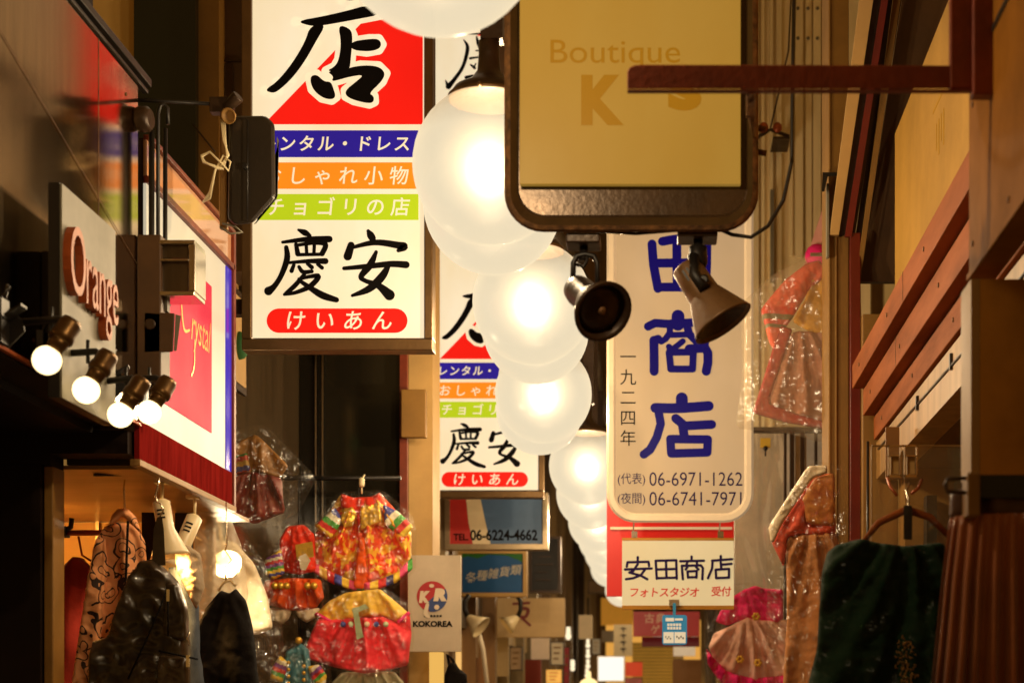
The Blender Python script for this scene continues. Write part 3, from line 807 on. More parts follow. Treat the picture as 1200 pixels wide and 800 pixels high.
# ------------------------------------------------------------------ tall backlit sign with stripes (two of them)
D1 = 6.7
D2 = 10.92
def keian():
    t = thing('tall_sign', '', 'sign', W(396, 410, D1), 'tall striped shop signs')
    pl = fac(D1)
    b = MB()
    # hollow frame : two sides and bottom, butted
    T = -700
    b.pbox(283, T, 294.5, 396.5, D1 - .02, .09); b.pbox(497.5, T, 507, 396.5, D1 - .02, .09); b.pbox(283, 396.8, 507, 410, D1 - .02, .09)
    b.build('frame', m_bronze, t, bevel=.004)
    b = MB(); b.pbox(294.7, T, 497.3, 396.3, D1 + .02, .04); b.build('box_back', m_dkbrown, t)
    b = MB()
    f = lambda x, y, o=0: W(x, y, D1, o)
    b.poly([f(295, 396), f(497, 396), f(497, T), f(295, T)], 0)
    def rect(x0, y0, x1, y1, m, o): b.poly([f(x0, y1, o), f(x1, y1, o), f(x1, y0, o), f(x0, y0, o)], m)
    b.poly([f(309, 146, .001), f(495.5, 146, .001), f(495.5, -47, .001)], 1)
    b.poly([f(380, -470, .001), f(495.5, -470, .001), f(495.5, -585, .001)], 1)
    rect(302, 153, 490.5, 184.5, 2, .001); rect(302, 190.5, 490.5, 221.5, 3, .001); rect(302, 227.5, 490.5, 258, 4, .001)
    pill = []
    for k in range(13): pill.append((463.3 + 14.3*math.sin(PI*k/12), 375.7 - 14.3*math.cos(PI*k/12)))
    for k in range(13): pill.append((326.8 - 14.3*math.sin(PI*k/12), 375.7 + 14.3*math.cos(PI*k/12)))
    b.poly([f(x, y, .001) for x, y in pill][::-1], 1)
    fc = b.build('lit_face', [m_white, m_red, m_blue, m_orange, m_green], t)
    b = MB(); b.row('レンタル・ドレス', pl, 314, 22.4, 168.5, 20, .002, 0, .016, .1); b.build('stripe_lettering', m_white, fc)
    b = MB(); b.row('おしゃれ小物', pl, 318, 29.8, 206, 23, .002, 0, .008, .1); b.build('stripe_lettering', m_white, fc)
    b = MB(); b.row('チョゴリの店', pl, 322, 29.3, 242.5, 23, .002, 0, .010, .1); b.build('stripe_lettering', m_white, fc)
    b = MB(); b.row('けいあん', pl, 345.5, 33.8, 375.5, 25, .002, 0, .010, .12); b.build('stripe_lettering', m_white, fc)
    # brush characters
    Z = lambda P, k=3.333, ox=260, oy=200: [(ox + x/k, oy + y/k, wd/k) for x, y, wd in P]
    KW = 1.75
    S = [[(300,232,6),(325,243,14),(345,254,7)], [(238,280,7),(330,269,12),(420,268,15)], [(252,300,10),(255,345,14),(232,410,12),(205,452,13),(183,470,20)],
         [(290,288,9),(297,325,12)], [(300,291,8),(360,283,9),(405,288,12),(392,325,12)], [(330,286,8),(332,328,8)], [(362,284,8),(360,326,8)], [(296,329,8),(392,327,8)],
         [(262,360,7),(340,354,10),(405,354,14)], [(282,368,8),(273,392,10)], [(302,376,8),(318,396,10),(352,394,9)], [(335,364,8),(352,378,10)], [(375,366,8),(392,380,9)],
         [(325,402,8),(290,445,11),(252,480,10)], [(302,424,8),(345,414,9),(378,414,12),(345,452,12),(290,476,9),(245,484,7)], [(302,428,8),(345,458,12),(395,488,16),(448,505,12)],
         [(572,236,8),(580,250,16),(588,264,16)], [(505,292,16),(492,335,19)], [(512,300,8),(600,281,13),(690,292,16),(712,298,18),(690,312,9)],
         [(603,318,8),(580,368,16),(545,412,13),(560,430,10),(610,448,14),(655,486,24)], [(652,370,10),(625,415,18),(575,462,16),(510,488,7)], [(478,382,9),(580,373,12),(660,365,14),(720,368,16)]]
    for lo, hi in ((0, 16), (16, 22)):
        b = MB()
        for i, P in enumerate(S[lo:hi]): b.stroke([(x, y, wd*KW) for x, y, wd in Z(P)], pl, .002 + i*.00008)
        b.build('brush_character', m_ink, fc)
    b = MB()
    # upper column character (only its lower left shows between lamps on the far sign)
    U = lambda P: [(295 + (470 + x/6.667 - 506.7)/.6135, 396 + (y/6.667 - 574)/.6135, wd/6.667/.6135) for x, y, wd in P]
    for i, P in enumerate([[(490,315,10),(520,380,30),(485,520,28),(420,620,32),(370,680,44)], [(348,632,10),(365,672,30)], [(485,268,12),(600,268,14),(720,264,14)], [(590,290,12),(605,345,30),(630,400,20)],
                            [(640,270,14),(640,400,14)], [(600,335,12),(720,330,12)], [(585,400,12),(720,395,14)], [(540,460,20),(620,450,14),(720,452,16)], [(620,455,14),(650,510,18)], [(545,510,14),(575,535,24)], [(585,500,10),(570,530,16)], [(510,610,30),(560,595,18)], [(630,190,24),(720,205,20)]]):
        b.stroke(U(P), pl, .0025 + i*.00008)
    b.build('brush_character', m_ink, fc)
    b = MB()
    Zp = lambda P: [(260 + x/4, y/4) for x, y in P]
    big = [[(345,102),(480,78),(600,50),(685,25),(752,70),(640,92),(500,118),(425,128)], [(415,122),(492,112),(440,200),(390,290),(330,370),(270,425),(240,440),(200,425),(260,385),(330,300),(390,200)],
           [(545,118),(600,135),(615,170),(605,280),(600,330),(555,340),(490,335),(530,315),(550,280),(560,200)], [(605,198),(690,185),(735,185),(750,210),(735,235),(680,245),(605,235)],
           [(412,362),(445,350),(480,385),(512,385),(525,420),(535,455),(515,470),(470,460),(425,420)], [(492,337),(570,328),(650,308),(735,312),(768,345),(750,385),(690,440),(712,452),(714,478),(692,488),(620,472),(582,452),(580,425),(630,385),(668,352),(600,362),(545,378),(515,384),(525,360)],
           [(520,-60),(600,-60),(655,-20),(620,8),(560,0)]]
    for i, P in enumerate(big):
        q = Zp(P)
        # soften the outline
        for _ in range(2):
            q = [r for k in range(len(q)) for r in ((q[k][0]*.75+q[(k+1)%len(q)][0]*.25, q[k][1]*.75+q[(k+1)%len(q)][1]*.25), (q[k][0]*.25+q[(k+1)%len(q)][0]*.75, q[k][1]*.25+q[(k+1)%len(q)][1]*.75))]
        b.poly([pl(x, y, .003 + i*.0001) for x, y in q][::-1])
    b.build('brush_character', m_ink, fc)
    b = MB()
    for P in big:
        q = Zp(P)
        b.poly([pl(x, y, .0016) for x, y in q][::-1])
        for k in range(len(q)):
            a, c = q[k], q[(k+1) % len(q)]
            b.stroke([(a[0], a[1], 11.5), (c[0], c[1], 11.5)], pl, .0016)
    b.build('letter_outline', m_white, fc)
    return t
k1 = keian()
k1['label'] = 'nearest tall white red and striped backlit sign, left of the globe lamps'
k2 = copy_tree(k1)
k2['label'] = 'farther tall striped backlit sign half hidden behind the globe lamps'
k2.location = W(506.7 + (396-295)*.6135, 582.5, D2)
# small wall brackets holding the nearer sign
b = MB(); b.box(-2.1, -1.66, 6.78, 6.84, 3.2, 3.26); b.box(-2.1, -1.66, 6.78, 6.84, 4.6, 4.66)
tag(b.build('sign_bracket', m_dkbrown), 'dark brown bracket holding the nearest tall striped sign to the wall', 'bracket')

# ------------------------------------------------------------------ globe lamps
def globe():
    t = thing('globe_lamp', '', 'lamp', (0, 0, 0), 'white globe lamps in a row down the arcade')
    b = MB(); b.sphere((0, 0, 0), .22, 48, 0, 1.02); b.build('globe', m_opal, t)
    b = MB(); b.lathe([(.112, .188), (.115, .2), (.10, .222), (.055, .245), (.034, .275), (.03, .32), (.03, .36), (.012, .38)], (0, 0, 0), (0, 0, 1), 28); b.build('collar', m_dkbrown, t)
    b = MB(); b.lathe([(.112, .187), (.119, .190), (.119, .199), (.112, .202)], (0, 0, 0), (0, 0, 1), 32, caps=False)
    for a in range(3): b.lathe([(.006, .115), (.006, .128), (.003, .13)], (0, 0, .194), (math.cos(a*2.1+.4), math.sin(a*2.1+.4), 0), 8)
    b.build('rim_ring', m_bronze, t)
    b = MB(); b.box(-.022, .042, -.03, .03, .36, 1.0)
    for z in (.5, .56): b.lathe([(.012, 0), (.012, .008), (.008, .01)], (-.005, -.03, z), (0, -1, 0), 12)
    b.build('stem', m_dkbrown, t)
    l = bpy.data.lights.new('lamp_light', 'POINT'); l.energy = LAMP_W; l.color = (1, .75, .44); l.shadow_soft_size = .02
    o = bpy.data.objects.new('lamp_light', l); COL.objects.link(o); o.parent = t; o.location = (0, 0, .02)
    return t
GL = [(511, -95, 128, 'nearest globe lamp, cut off by the top edge'), (573, 195, 89, 'large globe lamp beside the gold boutique sign, its dusty top under a brown collar'),
      (577, 238, 81, 'globe lamp showing as a crescent just under the largest fully seen globe'), (624, 355, 70, 'globe lamp left of the dish spotlight'),
      (628, 386, 62, 'globe lamp showing as a crescent just below the one left of the dish spotlight'), (637, 461, 56.5, 'globe lamp over the far tall sign, middle of the row'),
      (632, 481, 50.5, 'globe lamp showing as a thin crescent just above the red pill of the far sign'), (688, 546, 44.5, 'globe lamp touching the left edge of the blue lettered sign'),
      (692, 579, 40, 'globe lamp in a crescent level with the phone numbers of the blue lettered sign'), (700, 611, 34, 'globe lamp level with the top of the red board'),
      (707, 631, 29.5, 'globe lamp against the red board, second of its far crescents'), (710, 647, 25, 'globe lamp against the red board, third of its far crescents'),
      (714, 665, 22, 'globe lamp against the red board, lowest white crescent of the far row'), (728, 691, 19, 'yellow tinged globe lamp peeping under the red board'),
      (776, 753, 13, 'farthest globe lamp, half hidden under the small dark red sign')]
g0 = globe()
for i, (px, py, r_, lab) in enumerate(GL):
    o = g0 if i == 0 else copy_tree(g0)
    d = .22*F/r_
    o.location = W(px, py, d); o['label'] = lab; o.rotation_euler = (0, 0, R(i*77 % 31 - 15))
b = MB(); b.tube([W(511, -95, 440/128.) + Vector((0, -3, 1.02))] + [W(px, py, .22*F/r_) + Vector((0, 0, 1.02)) for px, py, r_, _ in GL], .05, 8)
tag(b.build('ceiling_conduit', m_dkbrown), 'dark conduit above the row of globe lamps', 'conduit')

# ------------------------------------------------------------------ gold boutique sign
DB = 4.4
m_gold_face = lit('gold_sign_face', (.70, .41, .07), .37, .4, age=.2)
m_gold_ink = lit('gold_ink', (.58, .27, .012), .37, .4)
m_frameb = M('sign_frame_brown', (.075, .04, .016), .3, .4, .4, 8, .1)
def rrect(x0, y0, x1, y1, r, n=8, top=False):
    P = []
    for cx, cy, a0 in ((x1-r, y1-r, 0), (x0+r, y1-r, 90)):
        for k in range(n+1): a = R(a0 + 90*k/n); P.append((cx + r*math.cos(a), cy + r*math.sin(a)))
    if top: P += [(x0, y0), (x1, y0)]
    else:
        for cx, cy, a0 in ((x0+r, y0+r, 180), (x1-r, y0+r, 270)):
            for k in range(n+1): a = R(a0 + 90*k/n); P.append((cx + r*math.cos(a), cy + r*math.sin(a)))
    return P
t = thing('boutique_sign', 'dull gold rounded box sign lettered Boutique over the two spotlights', 'sign', W(740, 270, DB))
b = MB()
o1 = rrect(591, -420, 889, 272, 46); i1 = rrect(598, -413, 882, 264, 40); i2 = rrect(606, -405, 876, 255, 34)
def loops(b, Ls, m):
    n = len(Ls[0]); base = len(b.v)
    for l in Ls: b.v += list(l)
    for i in range(len(Ls)-1):
        for k in range(n):
            j = (k+1) % n
            b.f.append([base+i*n+k, base+i*n+j, base+(i+1)*n+j, base+(i+1)*n+k]); b.mi.append(m[i]); b.sm.append(False)
loops(b, [[W(x, y, DB+.17) for x, y in o1], [W(x, y, DB+.012) for x, y in o1], [W(x, y, DB) for x, y in rrect(594, -417, 886, 269, 43)], [W(x, y, DB-.006) for x, y in i1], [W(x, y, DB+.012) for x, y in i2], [W(x, y, DB+.035) for x, y in rrect(608, -403, 874, 252, 32)]], [0, 0, 0, 1, 1])
b.poly([W(x, y, DB+.17) for x, y in o1])
b.build('frame', [m_rust, m_frameb], t)
b = MB(); b.poly([W(x, y, DB+.034) for x, y in rrect(608, -403, 874, 252, 32)][::-1]); b.build('recess', m_frameb, t)
b = MB(); b.pbox(609, -380, 868, 216, DB+.008, .02); fc = b.build('face', m_gold_face, t, bevel=.002)
b = MB(); pl = fac(DB+.008)
b.fit('Boutique', pl, (645, 47, 797, 83), .0012, 0, .0)
b.fit('K', pl, (681, 88, 731, 147), .0012, 0, .055); b.fit("'", pl, (752, 88, 759, 103), .0012, 0, .05); b.fit('s', pl, (783, 86, 822, 130), .0012, 0, .045)
b.build('lettering', m_gold_ink, fc)
b = MB()
for y in (150, 178): b.tube([W(888, y, DB+.05), W(898, y+2, DB+.05)], .008, 8)
b.build('edge_bolts', m_rust, t)

def mount(b, x0, y0, x1, y1): b.pbox(x0, y0, x1, y1, 4.42, .09)
t = thing('dish_spotlight', 'rusty dark spotlight under the gold sign turned to the viewer', 'spotlight', W(690, 283, 4.45), 'spotlights under the gold sign')
b = MB(); mount(b, 663, 272.5, 703, 284); b.build('mount_plate', m_dkbrown, t, bevel=.004)
b = MB()
b.lathe([(.011, 0), (.011, .03), (.014, .032), (.014, .05)], W(684, 284, 4.46), (0, 0, -1), 12)
b.tube([W(671, 336, 4.45), W(672, 308, 4.45), W(676, 300, 4.45), W(686, 298, 4.45), W(696, 300, 4.45), W(700, 308, 4.45), W(701, 346, 4.45)], .0075, 10)
b.tube([W(676, 310, 4.45), W(684, 312, 4.44), W(688, 306, 4.45), W(688, 298, 4.45)], .005, 8)
b.build('yoke', m_black, t)
ax = (W(712, 369, 4.32) - W(677, 339, 4.45)).normalized()
b = MB(); b.lathe([(.016, -.03), (.036, -.025), (.040, 0), (.040, .055), (.044, .065), (.055, .085), (.070, .115), (.0785, .135), (.080, .142), (.076, .146), (.066, .138), (.064, .120)], W(680, 342, 4.44), ax, 32, caps=False); b.build('shade', m_dkbrown, t)
c = W(680, 342, 4.44) + ax*.118
m_lens = M('dark_lens', (.055, .028, .012), .22, .3, .5, 12, .2, 14)
b = MB(); b.lathe([(.0645, -.004), (.062, .004), (.045, .010), (.02, .013), (.001, .014)], c, ax, 32, caps=False); b.build('lens', m_lens, t)
b = MB(); b.lathe([(.012, .012), (.010, .018), (.004, .022)], c, ax, 12); b.build('lens_tip', m_rust, t)

t = thing('cone_spotlight', 'brown cone spotlight under the gold sign aimed down to the right', 'spotlight', W(818, 275, 4.45), 'spotlights under the gold sign')
b = MB(); mount(b, 794, 265, 841, 276.5); b.build('mount_plate', m_dkbrown, t, bevel=.004)
b = MB(); b.lathe([(.012, 0), (.012, .025), (.024, .03), (.026, .07), (.020, .085)], W(818, 276, 4.46), (0, 0, -1), 14); b.tube([W(812, 300, 4.44), W(814, 322, 4.42), W(826, 338, 4.40)], .016, 10); b.build('yoke', m_black, t)
ax = (W(853, 386, 4.445) - W(805, 314, 4.47)).normalized()
b0 = W(803, 312, 4.46)
b = MB(); b.lathe([(.010, -.004), (.036, 0), (.040, .004), (.042, .06), (.044, .092), (.047, .098), (.083, .180), (.0855, .185), (.082, .187), (.075, .172), (.042, .11)], b0, ax, 36, caps=False); b.build('shade', M('brown_shade', (.17, .085, .03), .45, .3, .35, 10, .08), t)
b = MB()
sd = Vector((-.35, -1, .25)); sd = (sd - ax*sd.dot(ax)).normalized(); pp = ax.cross(sd)
for k in range(3):
    c = b0 + ax*.035 + sd*.0412 + pp*(k-1)*.012
    b.slab([c+pp*.003+ax*.016, c-pp*.003+ax*.016, c-pp*.003-ax*.016, c+pp*.003-ax*.016], [c+pp*.003+ax*.016-sd*.01, c-pp*.003+ax*.016-sd*.01, c-pp*.003-ax*.016-sd*.01, c+pp*.003-ax*.016-sd*.01])
c = b0 + ax*.075 + sd*.038 - pp*.02
b.lathe([(.014, 0), (.014, .012), (.009, .015)], c, sd, 14)
b.build('vents_and_knob', m_black, t)
b = MB(); b.lathe([(.076, .176), (.04, .155), (.002, .15)], b0, ax, 32, caps=False); b.build('lens', m_lens, t)

b = MB(); b.tube([W(700, 271, 4.45), W(745, 274, 4.45), W(795, 270, 4.45)], .004, 6)
b.tube([W(840, 267, 4.45), W(858, 275, 4.44), W(880, 278, 4.43), W(900, 265, 4.43), W(918, 235, 4.43), W(928, 190, 4.43), W(929, 90, 4.43), W(932, -80, 4.43)], .0052, 8)
tag(b.build('power_cable', m_blackp), 'black cable looping from the spotlights up past the gold sign', 'cable')

# ------------------------------------------------------------------ right: red brown bracket in front
t = thing('steel_bracket', 'rust red steel arm and post crossing in front of the gold sign', 'bracket', W(1140, 105, 3.5))
b = MB()
prof = [(735, 84), (738, 79), (744, 76.5), (752, 76), (1113, 77), (1113, 104), (735, 104.5)]
b.slab([W(x, y, 3.47) for x, y in prof][::-1], [W(x, y, 3.482) for x, y in prof][::-1]); b.pbox(735, 104.6, 1140, 106.4, 3.467, .018)
b.build('arm', m_redbrown, t, bevel=.003)
b = MB(); b.pbox(1113.3, -300, 1140, 104, 3.468, .02); b.pbox(1140.3, -300, 1166, 110, 3.455, .04); b.build('post', m_redbrown, t, bevel=.004)
# boutique hanger attaches arm to sign
b = MB(); b.pbox(875, 108, 884, 135, 3.5, .02); b.tube([W(880, 134, 3.51), W(882, 150, 4.0), W(884, 160, 4.44)], .006, 8); b.build('tie_rod', m_rust, t)

# ------------------------------------------------------------------ white sign with blue lettering
DT = 8.5
m_tsign = lit('sign_pale_peach', (1, .72, .42), .27, .5)
m_tframe = M('pale_sign_rim', (.72, .55, .34), .35, 0, .15, 4, emit=.22, ecol=(1, .75, .45))
t = thing('blue_lettered_sign', 'pale rounded box sign with big blue characters and two phone numbers', 'sign', W(797, 612, DT))
b = MB()
O = lambda e, r: rrect(711 + e, -120 + e, 883 - e, 612 - e, r)
loops(b, [[W(x, y, DT+.2) for x, y in O(0, 34)], [W(x, y, DT+.02) for x, y in O(0, 34)], [W(x, y, DT) for x, y in O(2.5, 32)], [W(x, y, DT) for x, y in O(8, 27)], [W(x, y, DT+.015) for x, y in O(11, 24)]], [0, 0, 0, 0])
b.poly([W(x, y, DT+.2) for x, y in O(0, 34)])
b.build('rim', m_tframe, t)
b = MB(); b.poly([W(x, y, DT+.0145) for x, y in O(10.9, 24)][::-1]); fc = b.build('lit_face', m_tsign, t)
pl = fac(DT + .0145)
b = MB()
A = lambda P: [(700 + x/4, 260 + y/4) for x, y in P]
B5 = lambda P: [(700 + x/4.445, 440 + y/4.445) for x, y in P]
st = [(A([(256,104),(263,200),(284,312)]), 9), (A([(305,92),(360,82),(440,80),(502,90),(513,110),(512,200),(506,318)]), 9), (A([(284,306),(400,306),(508,304)]), 9), (A([(372,95),(374,300)]), 9), (A([(268,194),(512,192)]), 9),
      (A([(378,442),(378,480)]), 13), (A([(238,490),(270,474),(330,478),(440,472),(520,472)]), 8.5), (A([(340,480),(340,520),(320,548),(300,560),(285,552)]), 6.5), (A([(418,478),(430,525),(470,565),(505,570)]), 8), (A([(348,530),(420,528)]), 6),
      (A([(265,555),(266,640),(266,700)]), 9), (A([(262,556),(285,548)]), 8), (A([(350,600),(335,585)]), 6), (A([(430,595),(505,592),(518,615),(518,660),(510,700)]), 9), (A([(336,612),(344,688)]), 7), (A([(338,612),(450,610),(446,688)]), 7), (A([(344,690),(446,690)]), 7), (A([(400,560),(360,592),(338,600)]), 6),
      (B5([(440,118),(440,150)]), 12), (B5([(302,168),(380,170),(450,168),(580,158)]), 10), (B5([(320,195),(330,250),(310,320),(275,385),(242,410)]), 8.5), (B5([(408,222),(442,250),(452,310)]), 9), (B5([(450,262),(595,254)]), 9), (B5([(380,332),(385,405)]), 8.5), (B5([(380,330),(575,332),(572,400)]), 8.5), (B5([(388,405),(570,400)]), 8.5)]
for lo, hi in ((0, 5), (5, 18), (18, 99)):
    b = MB()
    for i, (P, wd) in enumerate(st[lo:hi]): b.mono(P, wd*1.17, pl, .001 + i*.00035)
    b.build('blue_character', m_inkb, fc)
b = MB()
b.row('一九二四年', pl, 736, 23.8, 418, 20, .001, 0, .0, 0, True)
b.build('year_lettering', m_ink, fc)
b = MB()
b.fit('06-6971-1262', pl, (761, 553, 870, 569), .001, 0, -.004); b.fit('06-6741-7971', pl, (761, 576, 869, 592), .001, 0, -.004)
b.fit('(代表)', pl, (724, 554, 756, 569), .001); b.fit('(夜間)', pl, (724, 577, 756, 592), .001)
b.build('phone_lettering', m_inkn, fc)

# red board behind it
b = MB(); DR = 9.3
b.pbox(711, 545, 860, 698, DR, .05, 0)
b.pbox(715, 617, 858, 620, DR-.012, .008, 1)
tag(b.build('red_board', [M('red_board', (.55, .012, .008), .35, 0, .12, 4, emit=.25, ecol=(.8, .01, .005)), m_tframe]), 'bright red board behind the blue lettered sign', 'board')

# small hanging sign
DS = 8.55
t = thing('photo_studio_sign', 'cream board lettered in navy and red hanging below the phone number sign', 'sign', W(795, 712, DS))
b = MB(); b.pbox(729, 630, 860, 713, DS, .03, 0); fc = b.build('board', lit('board_cream', (1, .80, .45), .5), t)
b = MB(); b.pbox(729, 629.8, 860, 633, DS-.003, .036); b.pbox(729, 709, 860, 713.5, DS-.003, .036); b.build('gold_edges', M('gold_edge', (.5, .22, .02), .4, .3, .2), t)
b = MB(); pl = fac(DS)
def an(P, ox=0): return [(640 + (x+ox)/3.333, 560 + y/3.333) for x, y in P]
S = [[(358,308),(358,322)], [(315,345),(318,328),(400,326),(402,342)], [(358,335),(340,362),(325,368),(370,380),(395,394)], [(385,358),(370,378),(340,390),(312,394)], [(308,356),(412,352)],
     [(428,322),(432,392)], [(428,322),(508,320),(510,392)], [(432,390),(510,388)], [(468,322),(470,388)], [(430,356),(508,354)],
     [(568,306),(568,322)], [(524,324),(616,322)], [(552,326),(548,338)], [(588,326),(590,338)], [(530,344),(534,394)], [(530,342),(604,340),(612,350),(610,394)], [(552,346),(545,356)], [(585,346),(595,356)], [(552,364),(554,388)], [(552,364),(588,362),(587,388)], [(554,387),(587,386)],
     [(682,304),(682,318)], [(648,322),(726,316)], [(650,324),(648,352),(632,390)], [(682,328),(684,356)], [(684,338),(724,334)], [(662,358),(664,390)], [(662,357),(714,354),(714,388)], [(664,390),(714,388)]]
for i, P in enumerate(S): b.mono(an(P), 3.0, pl, .001 + i*.0002)
b.build('navy_lettering', m_inkn, fc)
b = MB(); b.row('フォトスタジオ', pl, 742.5, 11.8, 693.5, 12.3, .001, 0, .018, .12); b.row('受付', pl, 839, 11.6, 692.5, 12, .001, 0, .018, .08); b.build('red_lettering', M('red_ink', (.55, .02, .01), .5, var=0, emit=.2, ecol=(.7, .02, .01)), fc)
b = MB()
for px in (743, 844):
    b.tube([W(px, 611, DS+.05), W(px-1, 622, DS+.04), W(px+1, 631, DS+.015)], .004, 6); b.pbox(px-3, 622, px+4, 629.5, DS, .03)
b.build('hangers', m_chrome, t)

t = thing('blue_tag', 'small blue tag with white lower half clipped under the cream board', 'tag', W(790, 755, 8.5))
b = MB(); q = rrect(776, 720, 805, 755, 3)
b.slab([W(x, y, 8.5) for x, y in q][::-1], [W(x, y, 8.512) for x, y in q][::-1]); b.build('tag_card', M('tag_blue', (.03, .26, .55), .4, 0, .1, emit=.15, ecol=(.03, .3, .6)), t)
b = MB(); b.pbox(777.5, 740, 789.6, 753, 8.496, .003); b.pbox(790.4, 740, 803.5, 753, 8.496, .003); b.pbox(780, 723.5, 790, 727.5, 8.496, .003); b.pbox(791, 724, 800, 726.5, 8.496, .003)
for k in range(5):
    for j in range(2): b.pbox(782 + k*3.4, 730 + j*4, 784.6 + k*3.4, 733 + j*4, 8.496, .003)
b.build('white_panels', lit('tag_white', (1, .85, .6), .55), t)
b = MB()
for k in range(4): b.pbox(779.5 + k*1.8, 745 + (k % 2)*2, 781 + k*1.8, 746.4 + (k % 2)*2, 8.4935, .002)
for k in range(4): b.pbox(792.5 + k*2.4, 744.5 + (k % 2)*1.6, 794 + k*2.4, 746.6 + (k % 2)*1.6, 8.4935, .002)
b.build('tag_marks', m_dkbrown, t)
b = MB(); b.pbox(788.5, 706, 792, 719.8, 8.5, .008); b.build('tag_strap', M('strap_blue', (.03, .3, .6), .4, var=.1), t)
b = MB(); b.pbox(784, 702, 796, 708.5, 8.52, .02); b.build('clip', m_steel, t)

# ------------------------------------------------------------------ right shop front
XR = .8
t = thing('wood_shopfront', 'brown and ochre shop front with stepped red wood cornice', 'shop', (1.0, 5.5, 0))
b = MB(); b.box(.717, .802, 7.3, 7.62, 0, 6); b.build('column', m_tan2, t, bevel=.004)
b = MB(); b.pbox(971, 0, 972.8, 800, 7.285, .012); b.pbox(979, 275, 980.4, 800, 7.285, .012); b.build('column_edge_strips', m_tan, t)
b = MB(); b.box(.803, .848, 7.26, 7.5, 0, 3.66); b.build('red_jamb', M('red_jamb', (.13, .010, .004), .35, 0, .25, 6), t, bevel=.003)
b = MB(); b.box(.849, 1.0, 7.2, 7.5, 0, 3.3); b.build('inner_jamb', m_tan2, t, bevel=.003)
b = MB()
for x0, z0, z1 in ((.80, 2.975, 3.075), (.845, 2.862, 2.97), (.89, 2.76, 2.857)): b.box(x0, 1.05, 3.0, 7.15, z0, z1)
b.build('stepped_cornice', m_wood, t, bevel=.003)
b = MB(); b.box(.905, 1.0, 3.0, 7.19, 2.6, 2.755); b.build('fascia_board', M('fascia_tan', (.34, .17, .035), .45, 0, .4, 3, .05, stretch=(3, 3, .3)), t)
b = MB(); b.box(1.0, 1.6, 3.0, 7.19, 2.62, 2.66); b.build('shop_ceiling', M('brown_gloss', (.16, .07, .025), .2, 0, .4, 4), t)
b = MB(); b.box(1.0, 1.6, 7.0, 7.19, 0, 2.62); b.box(1.6, 1.7, 2.5, 7.19, 0, 6); b.build('inner_wall', m_tan2, t)
b = MB(); b.box(1.3, 1.56, 5.2, 6.6, 2.45, 2.60); b.box(1.2, 1.3, 4.2, 7.0, 2.50, 2.56); b.build('ceiling_duct', m_dkbrown, t)
b = MB(); b.pbox(1086, 580, 1098, 800, 6.9, .08); b.build('dark_slot', m_black, t)
b = MB(); b.pbox(1038, 500, 1054, 560, 6.15, .01); b.build('stained_patch', marble('stain', (.22, .10, .03), (.35, .2, .08), 8, .4), t)
b = MB(); b.tube([(.845, 7.1, 2.0), (.86, 7.12, 2.3), (.862, 7.12, 2.75)], .006, 6); b.tube([(.902, 3.0, 2.72), (.903, 5.0, 2.69), (.903, 7.1, 2.715)], .005, 6)
for yy in (3.9, 4.6, 5.3, 6.0, 6.7): b.box(.896, .906, yy, yy+.02, 2.68, 2.73)
b.build('cable_run', m_blackp, t)
b = MB()
for X_, z_ in ((.80, 3.025), (.845, 2.915), (.89, 2.81)):
    for yy in (3.5, 4.35, 5.2, 6.05, 6.9): b.lathe([(.008, 0), (.0075, .003), (.004, .004)], (X_, yy, z_), (-1, 0, 0), 8)
for yy in (4.05, 5.65): b.box(.7985, .7998, yy, yy+.004, 2.976, 3.074); b.box(.8435, .8448, yy+.5, yy+.504, 2.863, 2.969)
b.build('bolts_and_joints', m_rust, t)
# leaning window frame members
def lean(b, pts0, pts1, m=0): b.slab(pts0, pts1, m)
def member(xa0, xa1, xb0, xb1, ya, yb, d0, d1, th):
    return [W(xa0, ya, d0), W(xa1, ya, d0), W(xb1, yb, d1), W(xb0, yb, d1)], [W(xa0, ya, d0) + Vector((.0, th, 0)), W(xa1, ya, d0) + Vector((0, th, 0)), W(xb1, yb, d1) + Vector((0, th, 0)), W(xb0, yb, d1) + Vector((0, th, 0))]
b = MB()
b.slab(*member(1015, 1032, 972.6, 983, -60, 275, 6.7, 7.25, .03), 0)
b.build('frame_outer', m_creamw, t)
b = MB(); b.slab(*member(1032.3, 1054, 983.2, 1002, -60, 275, 6.75, 7.28, .04), 0); b.slab(*member(1051, 1066, 1001, 1011, -60, 290, 6.85, 7.32, .03), 0); b.build('frame_dark', m_dkbrown, t)
b = MB(); b.slab(*member(1042, 1050, 990, 998, -60, 277, 6.72, 7.25, .02), 0); b.build('frame_red', M('red_strip', (.14, .012, .006), .4, 0, .3), t)
b = MB(); b.slab(*member(1054.5, 1064, 1003, 1008, -60, 330, 6.82, 7.3, .025), 0); b.build('frame_inner', m_tan2, t)
b = MB(); b.slab(*member(1066, 1128, 1008, 1052, -60, 330, 6.95, 7.38, .04), 0); b.build('frame_broad', M('frame_umber', (.10, .05, .02), .4, 0, .3), t)  # wide dark umber member
